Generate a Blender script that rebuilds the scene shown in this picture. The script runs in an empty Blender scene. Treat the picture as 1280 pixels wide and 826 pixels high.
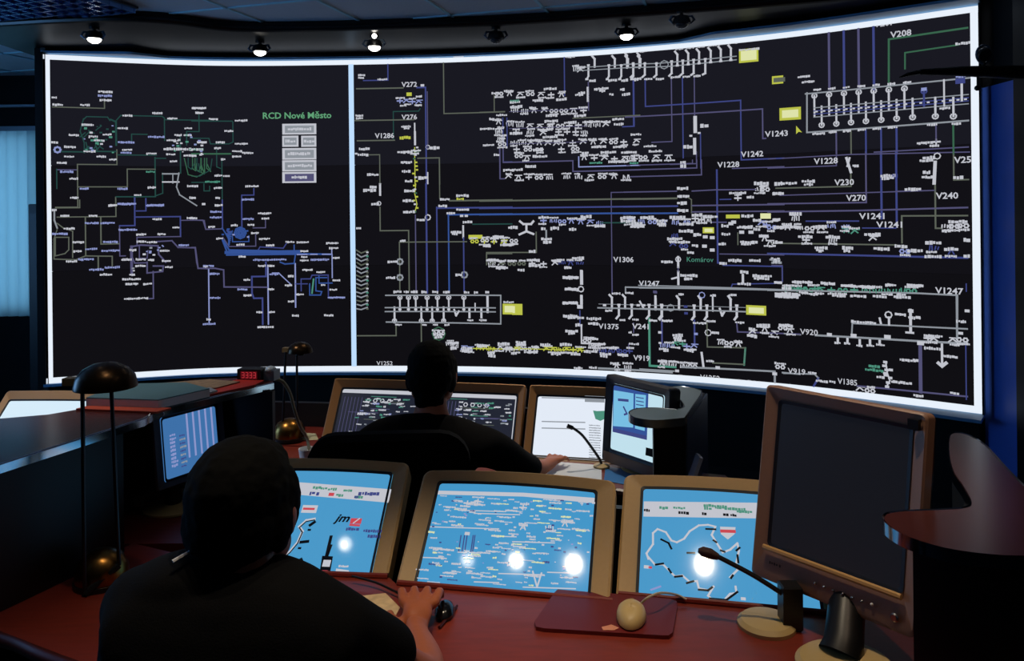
import bpy, bmesh, math, random
from mathutils import Vector, Matrix
SC = bpy.context.scene
COL = SC.collection
PI = math.pi
R_ = math.radians

# ------------------------------------------------------------------ camera, world, light, exposure
EYE = 1.7; EPS = .0105; FPX = 1000.0
cam_d = bpy.data.cameras.new('camera'); cam = bpy.data.objects.new('camera', cam_d); COL.objects.link(cam)
cam_d.sensor_width = 36; cam_d.lens = 36 * FPX / 1280; cam_d.shift_y = -148 / 1280
cam_d.clip_start = .02; cam_d.clip_end = 60
cam.matrix_world = Matrix.Translation((0, 0, EYE)) @ Matrix.Rotation(math.atan(EPS), 4, 'Y') @ Matrix.Rotation(PI / 2, 4, 'X')
SC.camera = cam
SC.view_settings.view_transform = 'Standard'; SC.view_settings.look = 'None'
SC.view_settings.gamma = 1; SC.view_settings.use_curve_mapping = False; SC.view_settings.exposure = 0
SC.cycles.use_denoising = True
SC.cycles.max_bounces = 6
W = bpy.data.worlds.new('world'); SC.world = W; W.use_nodes = True
W.node_tree.nodes['Background'].inputs[0].default_value = (.25, .45, 1, 1)
W.node_tree.nodes['Background'].inputs[1].default_value = .004

def lamp(name, kind, loc, target, power, color, **kw):
    d = bpy.data.lights.new(name, kind); o = bpy.data.objects.new(name, d); COL.objects.link(o)
    o.location = loc; d.energy = power; d.color = color
    v = Vector(target) - Vector(loc)
    o.rotation_euler = v.to_track_quat('-Z', 'Y').to_euler()
    for k, x in kw.items(): setattr(d, k, x)
    return o
# daylight behind the blinds of the window on the left
lamp('window_daylight', 'AREA', (-4.6, 7.35, 1.66), (-4.6, 6.9, 1.66), 15, (.38, .72, 1.0), shape='RECTANGLE', size=1.5, size_y=1.7)
# downlights over the near console: each is a spot in its can (cans are built further down)
DOWN_POWER = 24; DOWN_COL = (1.0, .82, .58)

# ------------------------------------------------------------------ helpers
def px(x, y):
    a, b = x - 640, y - 265
    return (a - EPS * b) / FPX, (b + EPS * a) / FPX      # X/Y and drop/Y
def at_z(x, y, z):
    u, v = px(x, y); Y = (EYE - z) / v
    return Vector((u * Y, Y, z))
def at_y(x, y, Y):
    u, v = px(x, y); return Vector((u * Y, Y, EYE - v * Y))
def lin(c):
    return tuple(((x / 255 / 12.92) if x <= 10 else ((x / 255 + .055) / 1.055) ** 2.4) for x in c)

MATS = {}
def mat(name, col, rough=.5, metal=0., emit=None, es=1., spec=.5, var=0., vscale=20., bump=0., coat=0., sample=True, stretch=None, trans=0.):
    if name in MATS: return MATS[name]
    m = bpy.data.materials.new(name); m.use_nodes = True; nt = m.node_tree; b = nt.nodes['Principled BSDF']
    c = lin(col) + (1,)
    b.inputs['Base Color'].default_value = c
    b.inputs['Roughness'].default_value = rough; b.inputs['Metallic'].default_value = metal
    b.inputs['Specular IOR Level'].default_value = spec; b.inputs['Coat Weight'].default_value = coat
    b.inputs['Coat Roughness'].default_value = .12
    if emit: b.inputs['Emission Color'].default_value = lin(emit) + (1,); b.inputs['Emission Strength'].default_value = es
    if var or bump:
        tc = nt.nodes.new('ShaderNodeTexCoord'); n = nt.nodes.new('ShaderNodeTexNoise'); n.inputs['Scale'].default_value = vscale; n.inputs['Detail'].default_value = 5
        src = tc.outputs['Object']
        if stretch:
            mp = nt.nodes.new('ShaderNodeMapping'); mp.inputs['Scale'].default_value = stretch; nt.links.new(src, mp.inputs['Vector']); src = mp.outputs['Vector']
        nt.links.new(src, n.inputs['Vector'])
        if var:
            mx = nt.nodes.new('ShaderNodeMix'); mx.data_type = 'RGBA'
            mx.inputs[6].default_value = tuple(x * (1 - var) for x in c[:3]) + (1,)
            mx.inputs[7].default_value = tuple(min(1, x * (1 + var)) for x in c[:3]) + (1,)
            nt.links.new(n.outputs['Fac'], mx.inputs[0]); nt.links.new(mx.outputs[2], b.inputs['Base Color'])
        if bump:
            bp = nt.nodes.new('ShaderNodeBump'); bp.inputs['Strength'].default_value = bump; bp.inputs['Distance'].default_value = .002
            nt.links.new(n.outputs['Fac'], bp.inputs['Height']); nt.links.new(bp.outputs['Normal'], b.inputs['Normal'])
    if not sample: m.cycles.emission_sampling = 'NONE'
    MATS[name] = m
    return m

def wloc(o):
    v = Vector((0, 0, 0))
    while o: v = v + o.location; o = o.parent
    return v

class MB:
    """collects world-space geometry; build() links it as one mesh object"""
    def __init__(s): s.v = []; s.f = []; s.mi = []; s.cur = 0
    def add(s, vs, fs):
        n = len(s.v); s.v += [Vector(a) for a in vs]; s.f += [tuple(i + n for i in f) for f in fs]; s.mi += [s.cur] * len(fs)
        return s
    def box(s, c, d, R=None):
        c = Vector(c); x, y, z = d[0] / 2, d[1] / 2, d[2] / 2
        vs = [Vector((i * x, j * y, k * z)) for i in (-1, 1) for j in (-1, 1) for k in (-1, 1)]
        if R is not None: vs = [R @ a for a in vs]
        return s.add([c + a for a in vs], [(0, 1, 3, 2), (4, 6, 7, 5), (0, 4, 5, 1), (2, 3, 7, 6), (0, 2, 6, 4), (1, 5, 7, 3)])
    def quad(s, a, b, c, d): return s.add([a, b, c, d], [(0, 1, 2, 3)])
    def loops(s, rings, cap0=True, cap1=True, closed=True):
        n = len(rings[0]); vs = [p for r in rings for p in r]; fs = []
        for i in range(len(rings) - 1):
            for j in range(n if closed else n - 1):
                k = (j + 1) % n; fs.append((i * n + j, i * n + k, (i + 1) * n + k, (i + 1) * n + j))
        if cap0: fs.append(tuple(range(n - 1, -1, -1)))
        if cap1: fs.append(tuple((len(rings) - 1) * n + j for j in range(n)))
        return s.add(vs, fs)
    def prism(s, poly, z0, z1, bev=0.):
        P = [Vector((p[0], p[1])) for p in poly]
        c = sum(P, Vector((0, 0))) / len(P)
        def ring(z, k):
            out = []
            for p in P:
                d = (c - p); q = p + d.normalized() * k if d.length > 1e-6 else p
                out.append(Vector((q.x, q.y, z)))
            return out
        if bev: return s.loops([ring(z0, bev), ring(z0 + bev, 0), ring(z1 - bev, 0), ring(z1, bev)])
        return s.loops([ring(z0, 0), ring(z1, 0)])
    def tube(s, pts, r, n=10, caps=True):
        pts = [Vector(p) for p in pts]; rs = r if isinstance(r, (list, tuple)) else [r] * len(pts); rings = []
        up = Vector((0, 0, 1)); prev = None
        for i, p in enumerate(pts):
            t = (pts[min(i + 1, len(pts) - 1)] - pts[max(i - 1, 0)]).normalized()
            if prev is None:
                a = t.cross(up) if abs(t.dot(up)) < .95 else t.cross(Vector((1, 0, 0)))
            else: a = prev - t * prev.dot(t)
            a.normalize(); prev = a; b = t.cross(a)
            rings.append([p + (a * math.cos(2 * PI * j / n) + b * math.sin(2 * PI * j / n)) * rs[i] for j in range(n)])
        return s.loops(rings, caps, caps)
    def lathe(s, prof, c, axis=(0, 0, 1), n=24, squash=(1, 1)):
        q = Vector(axis).to_track_quat('Z', 'Y'); c = Vector(c); rings = []
        for r, h in prof:
            rings.append([c + q @ Vector((max(r, .0002) * squash[0] * math.cos(2 * PI * j / n), max(r, .0002) * squash[1] * math.sin(2 * PI * j / n), h)) for j in range(n)])
        return s.loops(rings)
    def ell(s, c, r, R=None, n=16, m=10):
        c = Vector(c); rings = []
        for i in range(m + 1):
            th = PI * i / m; k = max(math.sin(th), .01)
            ring = []
            for j in range(n):
                a = Vector((r[0] * k * math.cos(2 * PI * j / n), r[1] * k * math.sin(2 * PI * j / n), -r[2] * math.cos(th)))
                ring.append(c + (R @ a if R is not None else a))
            rings.append(ring)
        return s.loops(rings)
    def build(s, name, mats, parent=None, smooth=False, label=None):
        base = wloc(parent) if parent else Vector((0, 0, 0))
        me = bpy.data.meshes.new(name); me.from_pydata([tuple(a - base) for a in s.v], [], s.f)
        for m in (mats if isinstance(mats, (list, tuple)) else [mats]): me.materials.append(m)
        if isinstance(mats, (list, tuple)): me.polygons.foreach_set('material_index', s.mi)
        bm = bmesh.new(); bm.from_mesh(me)
        if len(s.v) < 60000 and not getattr(s, 'flat', False): bmesh.ops.recalc_face_normals(bm, faces=bm.faces)
        bm.to_mesh(me); bm.free()
        if smooth:
            me.polygons.foreach_set('use_smooth', [True] * len(me.polygons))
            try: me.set_sharp_from_angle(angle=R_(smooth if smooth is not True else 40))
            except Exception: pass
        o = bpy.data.objects.new(name, me); COL.objects.link(o)
        if parent: o.parent = parent
        if label: o['label'] = label
        return o

def tag(o, label=None, cat=None, group=None, kind=None):
    if label: o['label'] = label
    if cat: o['category'] = cat
    if group: o['group'] = group
    if kind: o['kind'] = kind
    return o
def thing(name, label, cat, loc, group=None):
    o = bpy.data.objects.new(name, None); COL.objects.link(o); o.location = loc; o.empty_display_size = .05
    return tag(o, label, cat, group)
def struct(o): o['kind'] = 'structure'; return o
def copy_tree(o, delta, parent=None):
    c = o.copy(); COL.objects.link(c)
    if parent is not None: c.parent = parent
    else: c.location = o.location + Vector(delta)
    for ch in [x for x in SC.objects if x.parent == o]: copy_tree(ch, delta, c)
    return c
def smooth_poly(pts, k=4):
    """closed Catmull-Rom outline"""
    out = []; n = len(pts)
    for i in range(n):
        p0, p1, p2, p3 = [Vector(pts[(i + j - 1) % n][:2]) for j in range(4)]
        for t in [j / k for j in range(k)]:
            out.append(.5 * ((2 * p1) + (p2 - p0) * t + (2 * p0 - 5 * p1 + 4 * p2 - p3) * t * t + (3 * p1 - p0 - 3 * p2 + p3) * t ** 3))
    return out
def smooth_line(pts, k=6):
    pts = [Vector(p) for p in pts]; out = []
    for i in range(len(pts) - 1):
        p0, p1, p2, p3 = pts[max(i - 1, 0)], pts[i], pts[i + 1], pts[min(i + 2, len(pts) - 1)]
        for t in [j / k for j in range(k)]:
            out.append(.5 * ((2 * p1) + (p2 - p0) * t + (2 * p0 - 5 * p1 + 4 * p2 - p3) * t * t + (3 * p1 - p0 - 3 * p2 + p3) * t ** 3))
    out.append(pts[-1]); return out
def rrect(x0, y0, x1, y1, r, n=5, bow=0.):
    out = []
    for cx, cy, a0 in ((x1 - r, y0 + r, -90), (x1 - r, y1 - r, 0), (x0 + r, y1 - r, 90), (x0 + r, y0 + r, 180)):
        for i in range(n + 1):
            a = R_(a0 + 90 * i / n); out.append([cx + r * math.cos(a), cy + r * math.sin(a)])
        if a0 == 0:      # points along the top edge so it can bow
            for i in range(1, 8): out.append([x1 - r + (x0 - x1 + 2 * r) * i / 8, y1])
    if bow:
        for p in out:
            if p[1] > (y0 + y1) / 2:
                q = (p[0] - (x0 + x1) / 2) / ((x1 - x0) / 2); p[1] += bow * (1 - q * q)
    return out
class Plane:
    """a local frame: x right, y up along the face, n towards the viewer"""
    def __init__(s, o, yaw, tilt, roll=0.):
        s.o = Vector(o); y, t = R_(yaw), R_(tilt)
        s.x = Vector((math.cos(y), math.sin(y), 0)); b = Vector((-math.sin(y), math.cos(y), 0))
        s.y = b * math.sin(t) + Vector((0, 0, math.cos(t))); s.n = s.x.cross(s.y)
    def p(s, x, y, n=0.): return s.o + s.x * x + s.y * y + s.n * n
    def from_px(s, a, b):
        u, v = px(a, b); d = Vector((u, 1, -v)); e = Vector((0, 0, EYE))
        t = (s.o - e).dot(s.n) / d.dot(s.n); q = e + d * t - s.o
        return q.dot(s.x), q.dot(s.y)

# ------------------------------------------------------------------ materials
M_black = mat('black_laminate', (14, 14, 16), .45)
M_blackp = mat('black_plastic', (16, 16, 18), .4)
M_wallp = mat('dark_wall_paint', (13, 13, 16), .8, var=.2, vscale=3)
M_floor = mat('dark_carpet', (22, 22, 26), .95, var=.4, vscale=60)
M_tile = mat('ceiling_tile', (214, 220, 232), .9, var=.08, vscale=90)
M_tbar = mat('ceiling_grid_bar', (190, 240, 255), .5)
M_canopy = mat('canopy_laminate', (15, 12, 11), .42, var=.2, vscale=30, spec=.3)
M_desk = mat('mahogany_worktop', (124, 42, 28), .42, var=.3, vscale=14, stretch=(1, 6, 1), coat=.15)
M_counter = mat('mahogany_counter', (78, 38, 36), .2, var=.25, vscale=14, stretch=(1, 6, 1))

M_bezel = mat('tan_bezel', (186, 152, 104), .5, var=.06, vscale=120)
M_bezel2 = mat('brown_bezel', (158, 120, 100), .45, var=.08, vscale=120)
M_darkbez = mat('dark_bezel', (60, 60, 66), .45)
M_cream = mat('cream_plastic', (196, 168, 112), .45)
M_screenoff = mat('off_screen_glow', (30, 32, 38), .25, emit=(17, 18, 23), spec=.3)  # weak even glow put into this screen, though it is off
M_chrome = mat('bright_metal', (190, 190, 190), .2, metal=1)
M_brass = mat('antique_brass', (150, 105, 50), .28, metal=1)
M_bulb = mat('lit_bulb', (255, 250, 235), .5, emit=(255, 250, 240), es=9)
M_skin = mat('skin', (172, 92, 54), .55, var=.1, vscale=50)
M_hair = mat('black_hair', (4, 4, 4), .9, var=.5, vscale=200, spec=.1)
M_shirt = mat('black_shirt', (10, 10, 12), .9, bump=.4, vscale=300, spec=.1)
M_trouser = mat('dark_trousers', (16, 18, 26), .9, spec=.1)
M_chair = mat('black_chair_fabric', (10, 10, 12), .9, bump=.4, vscale=400, spec=.15)
M_paper = mat('white_paper', (225, 228, 232), .7)

def em(name, c, s=1., rough=.5, sample=False, gloss=0.):
    """something that glows: a screen picture; gloss gives the glass its reflections"""
    return mat(name, (3, 3, 4), rough, emit=c, es=s, spec=gloss, sample=sample)
C_ = dict(w=(192, 194, 203), g=(92, 98, 88), d=(36, 72, 68), G=(56, 100, 76), b=(62, 70, 130), B=(52, 82, 150), p=(82, 80, 116),
          y=(186, 192, 74), s=(140, 146, 154), t=(76, 142, 122), Y=(222, 226, 170), r=(200, 70, 80), k=(8, 10, 14), q=(138, 148, 200), T=(96, 160, 118))
MC = {k: em('diagram_' + n, C_[k]) for k, n in dict(w='white', g='olive_grey', d='dark_teal', G='green', b='indigo', B='blue', p='mauve', y='yellow', s='silver', t='teal', Y='pale_yellow', r='red', k='black', q='lilac', T='title_green').items()}
CK = list(MC)

# ------------------------------------------------------------------ the room
ZC = 2.94
def wall(name, pts, m): return struct(MB().quad(*pts).build(name, m))
struct(MB().box((-1.2, 2.0, -.05), (8.4, 11.2, .1)).build('floor', M_floor))
struct(MB().box((-1.2, 2.0, ZC + .05), (8.4, 11.2, .1)).build('ceiling', M_tile))
struct(MB().box((-5.35, 2.0, 1.47), (.1, 11.2, 3.14)).build('wall_left', M_wallp))
struct(MB().box((2.72, 2.0, 1.47), (.1, 11.2, 3.14)).build('wall_right', M_wallp))
struct(MB().box((-1.2, -3.5, 1.47), (8.4, .1, 3.14)).build('wall_front', M_wallp))
# wall behind the video wall, with the window opening on the left
wx0, wx1, wz0, wz1 = -5.2, at_y(51, 200, 7.0).x, .86, 2.46
b = MB()
b.box(((wx1 + 3.0) / 2, 7.05, 1.47), (3.0 - wx1, .1, 2.94)).box(((wx0 - 5.35) / 2 , 7.05, 1.47), (.2, .1, 2.94))
b.box(((wx0 + wx1) / 2, 7.05, wz0 / 2), (wx1 - wx0 + .02, .1, wz0)).box(((wx0 + wx1) / 2, 7.05, (wz1 + ZC) / 2), (wx1 - wx0 + .02, .1, ZC - wz1))
struct(b.build('wall_back', M_wallp))
win = struct(thing('window_1', None, None, ((wx0 + wx1) / 2, 7.05, wz0)))
b = MB()
for x in (wx0 + .03, wx1 - .03): b.box((x, 7.07, (wz0 + wz1) / 2), (.05, .05, wz1 - wz0))
for z in (wz0 + .03, wz1 - .03): b.box(((wx0 + wx1) / 2, 7.07, z), (wx1 - wx0, .05, .05))
b.build('window_frame', mat('white_frame', (200, 205, 210), .4), win)
mg = mat('window_glass', (255, 255, 255), .02); mg.node_tree.nodes['Principled BSDF'].inputs['Transmission Weight'].default_value = 1
MB().box(((wx0 + wx1) / 2, 7.08, (wz0 + wz1) / 2), (wx1 - wx0 - .08, .005, wz1 - wz0 - .08)).build('window_pane', mg, win)
# vertical blinds: each slat slightly turned and bowed, daylight shines through the cloth
ms = bpy.data.materials.new('blind_cloth'); ms.use_nodes = True; nt = ms.node_tree; nt.nodes.remove(nt.nodes['Principled BSDF'])
d1 = nt.nodes.new('ShaderNodeBsdfTranslucent'); d1.inputs[0].default_value = (.55, .82, .95, 1)
d2 = nt.nodes.new('ShaderNodeBsdfDiffuse'); d2.inputs[0].default_value = (.5, .7, .8, 1); mx = nt.nodes.new('ShaderNodeMixShader'); mx.inputs[0].default_value = .25
nt.links.new(d1.outputs[0], mx.inputs[1]); nt.links.new(d2.outputs[0], mx.inputs[2]); nt.links.new(mx.outputs[0], nt.nodes['Material Output'].inputs[0])
bl = thing('vertical_blind', 'vertical cloth blind glowing light blue with daylight at the left window', 'blind', ((wx0 + wx1) / 2, 6.97, wz1))
MB().box(((wx0 + wx1) / 2, 6.965, wz1 + .01), (wx1 - wx0 + .04, .05, .04)).build('head_rail', mat('pale_rail', (170, 185, 200), .4), bl)
nsl = 9; sw = .089
x = wx1 - sw / 2
while x > wx0 - .02:
    b = MB(); rings = []
    for i in range(7):
        q = (i / 6 - .5) * sw * 1.06; a = R_(30)
        xx, yy = q, -.016 * (1 - (2 * i / 6 - 1) ** 2)
        rings.append([Vector((x + xx * math.cos(a) - yy * math.sin(a), 6.965 + xx * math.sin(a) + yy * math.cos(a), z)) for z in (wz0 - .02, wz1)])
    b.loops(rings, False, False, closed=False); b.build('slat', ms, bl, smooth=True)
    x -= sw
MB().box(((wx0 + wx1) / 2 - .03, 6.9, 2.66), (wx1 - wx0 + .1, .03, .02)).build('trim_1', mat('pale_rail', (170, 185, 200), .4))['kind'] = 'structure'

# added unseen window at the left, a glowing sheet to light the blue panel
w2 = struct(thing('added_window', None, None, (-5.29, 3.3, wz0)))
MB().box((-5.293, 3.3, (wz0 + wz1) / 2), (.012, 1.7, wz1 - wz0)).build('added_glow_sheet', mat('added_window_glow', (80, 100, 120), .8, emit=(120, 185, 255), es=5), w2)
b = MB()
for y in (2.42, 4.18): b.box((-5.28, y, (wz0 + wz1) / 2), (.05, .06, wz1 - wz0 + .12))
for z in (wz0 - .03, wz1 + .03): b.box((-5.28, 3.3, z), (.05, 1.7, .06))
b.build('window_frame', MATS['white_frame'], w2)

# ceiling grid, turned a little against the camera axis
GY = R_(-16.5); gx = Vector((math.cos(GY), math.sin(GY), 0)); gy = Vector((-math.sin(GY), math.cos(GY), 0))
b = MB(); org = at_z(283, 10, ZC - .003)
RG = Matrix.Rotation(GY, 3, 'Z')
def inside(p): return -5.25 < p.x < 2.6 and -3.4 < p.y < 6.95
for ax, bx in ((gx, gy), (gy, gx)):
    for i in range(-16, 17):
        run = []
        for j in range(-160, 161):
            p = org + ax * (i * .6) + bx * (j * .06)
            if inside(p): run.append(p)
        if len(run) > 2:
            c = (run[0] + run[-1]) / 2; L = (run[-1] - run[0]).length
            b.box((c.x, c.y, ZC - .004), ((.018, L, .008) if ax is gx else (L, .018, .008)), RG)
struct(b.build('trim_2', M_tbar))
# louvred fluorescent fitting, switched off, top left
lf = thing('ceiling_light', 'unlit louvred fluorescent ceiling fitting at the top left corner', 'ceiling light', at_z(30, 8, ZC - .01))
c = at_z(22, 8, ZC - .03)
b = MB().box((c.x, c.y, ZC - .012), (1.15, .6, .012), RG); b.build('housing', mat('louvre_backing', (40, 45, 60), .5), lf)
b = MB()
for i in range(15): b.box(Vector((c.x, c.y, ZC - .033)) + gx * (-.56 + i * .08), (.006, .58, .03), RG)
for i in range(7): b.box(Vector((c.x, c.y, ZC - .033)) + gy * (-.28 + i * .093), (1.13, .006, .03), RG)
b.build('louvre', mat('louvre_metal', (110, 150, 200), .25, metal=.8), lf)

# canopy over the video wall, its lip a soft wave
lip_px = [(-60, 36), (0, 33), (70, 29), (150, 27), (215, 30), (290, 39), (400, 39), (500, 36), (640, 31), (760, 23), (860, 16), (1000, 5), (1120, -4), (1260, -14)]
ZB = 2.872
lip = smooth_line([at_z(x, y, ZB) for x, y in lip_px], 4)
b = MB(); back = [Vector((p.x, 6.9, ZB)) for p in lip]
n = len(lip)
r1 = [Vector((p.x, p.y, ZB)) for p in lip]; r2 = [Vector((p.x, p.y, ZC - .002)) for p in lip]
b.loops([[back[i], r1[i], r2[i]] for i in range(n)], True, True, closed=False)
b.build('trim_3', M_canopy, smooth=True)['kind'] = 'structure'
b = MB(); b.tube([p + Vector((0, -.006, .016)) for p in lip], .02, 8); struct(b.build('trim_4', mat('lip_black', (6, 6, 7), .35), smooth=True))

# ------------------------------------------------------------------ video wall
PLAN = [(-3.18, 5.52), (-2.215, 5.80), (-1.166, 5.83), (-.155, 5.74), (.83, 5.496), (1.749, 5.067), (2.57, 4.466)]
KS = 12
CV = smooth_line([Vector((a, c, 0)) for a, c in PLAN], KS)
SS = [0.]
for i in range(1, len(CV)): SS.append(SS[-1] + (CV[i] - CV[i - 1]).length)
SEAM = [SS[i * KS] for i in range(len(PLAN))]
def cnorm(i):
    t = (CV[min(i + 1, len(CV) - 1)] - CV[max(i - 1, 0)]).normalized()
    return Vector((t.y, -t.x, 0))       # towards the viewer
NV = [cnorm(i) for i in range(len(CV))]
def wp(s, z, off=0.):
    if s <= 0: i, t = 0, s / (SS[1] - SS[0])
    elif s >= SS[-1]: i = len(SS) - 2; t = (s - SS[i]) / (SS[i + 1] - SS[i])
    else:
        i = 0
        lo, hi = 0, len(SS) - 1
        while hi - lo > 1:
            m = (lo + hi) // 2
            if SS[m] <= s: lo = m
            else: hi = m
        i = lo; t = (s - SS[i]) / (SS[i + 1] - SS[i])
    p = CV[i].lerp(CV[i + 1], t) + NV[i].lerp(NV[i + 1], t) * off
    return Vector((p.x, p.y, z))
def w_px(x, y):
    u, v = px(x, y); best = None
    for i in range(len(CV) - 1):
        a, c = CV[i], CV[i + 1]; f0, f1 = a.x - u * a.y, c.x - u * c.y
        if (f0 <= 0 <= f1) or (i == 0 and f0 > 0) or (i == len(CV) - 2 and f1 < 0):
            t = -f0 / (f1 - f0); Y = a.y + (c.y - a.y) * t
            return SS[i] + (SS[i + 1] - SS[i]) * t, EYE - v * Y
ZT, Z0 = 2.787, .59
vw = thing('video_wall', 'huge curved video wall showing network diagrams inside a glowing white frame', 'video wall', (-.3, 5.7, 0))
rows = [Z0, Z0 + (ZT - Z0) / 3, Z0 + (ZT - Z0) * 2 / 3, ZT]
shade = [em('display_low', (16, 15, 19), sample=True), em('display_mid', (18, 17, 22), sample=True), em('display_top', (25, 25, 33), sample=True)]
for c in range(6):
    for r in range(3):
        b = MB(); rings = []
        s0, s1 = SEAM[c] + .0015, SEAM[c + 1] - .0015
        z0, z1 = rows[r] + .0015, rows[r + 1] - .0015
        for k in range(KS + 1):
            s = s0 + (s1 - s0) * k / KS
            rings.append([wp(s, z0, 0), wp(s, z1, 0), wp(s, z1, -.03), wp(s, z0, -.03)])
        b.loops(rings); b.build('display_panel', shade[r], vw)
def strip(name, m, s0, s1, z0, z1, o0, o1, n=60, parent=vw, label=None):
    b = MB(); rings = []
    for k in range(n + 1):
        s = s0 + (s1 - s0) * k / n
        oo = o1(s) if callable(o1) else o1
        rings.append([wp(s, z0, oo), wp(s, z1, oo), wp(s, z1, o0), wp(s, z0, o0)])
    b.loops(rings); return b.build(name, m, parent, label=label)
M_glow = em('white_border_light', (232, 241, 252), 1.0, sample=True)
M_alu = mat('pale_blue_frame_metal', (104, 160, 205), .5)
SL, SR = 0, SS[-1]
strip('border_light', M_glow, SL - .04, SR + .04, ZT, ZT + .031, -.03, .012)
strip('border_light', M_glow, SL - .04, SR + .04, Z0 - .036, Z0, -.03, .012)
strip('border_light', M_glow, SL - .025, SL, Z0, ZT, -.03, .012, 2)
strip('border_light', M_glow, SR, SR + .034, Z0, ZT, -.03, .012, 2)
strip('divider', em('blue_white_divider', (190, 222, 255), 1.0, sample=True), SEAM[2] - .012, SEAM[2] + .022, Z0, ZT, -.03, .012, 2)
sk = w_px(850, 50)[0]; sa, sb, sc_ = w_px(66, 60)[0], w_px(165, 60)[0], w_px(212, 60)[0]
def topdepth(s):
    if s > sk: return .018 + .14 * min(1, (s - sk) / .25)
    if sa < s < sb: return .018 + .11 * (s - sa) / (sb - sa)
    if sb <= s < sc_: return .018 + .11 * (1 - (s - sb) / (sc_ - sb))
    return .018
strip('frame_head', M_alu, SL - .05, SR + .05, ZT + .040, ZT + .056, -.03, topdepth, 160)
strip('frame_sill', M_alu, SL - .05, SR + .05, Z0 - .055, Z0 - .037, -.03, lambda s: .035 + .13 * (s / SR) ** 2)
strip('frame_side', M_blackp, SL - .055, SL - .036, Z0 - .042, ZT + .045, -.03, .03, 2)
strip('frame_side', M_blackp, SR + .041, SR + .05, Z0 - .042, ZT + .045, -.03, .03, 2)
strip('plinth', M_black, SL - .1, SR + .02, 0.0, Z0 - .06, -.5, -.02)
strip('housing', M_black, SL - .1, SR + .02, Z0 - .06, ZB - .004, -.5, -.031)

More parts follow.
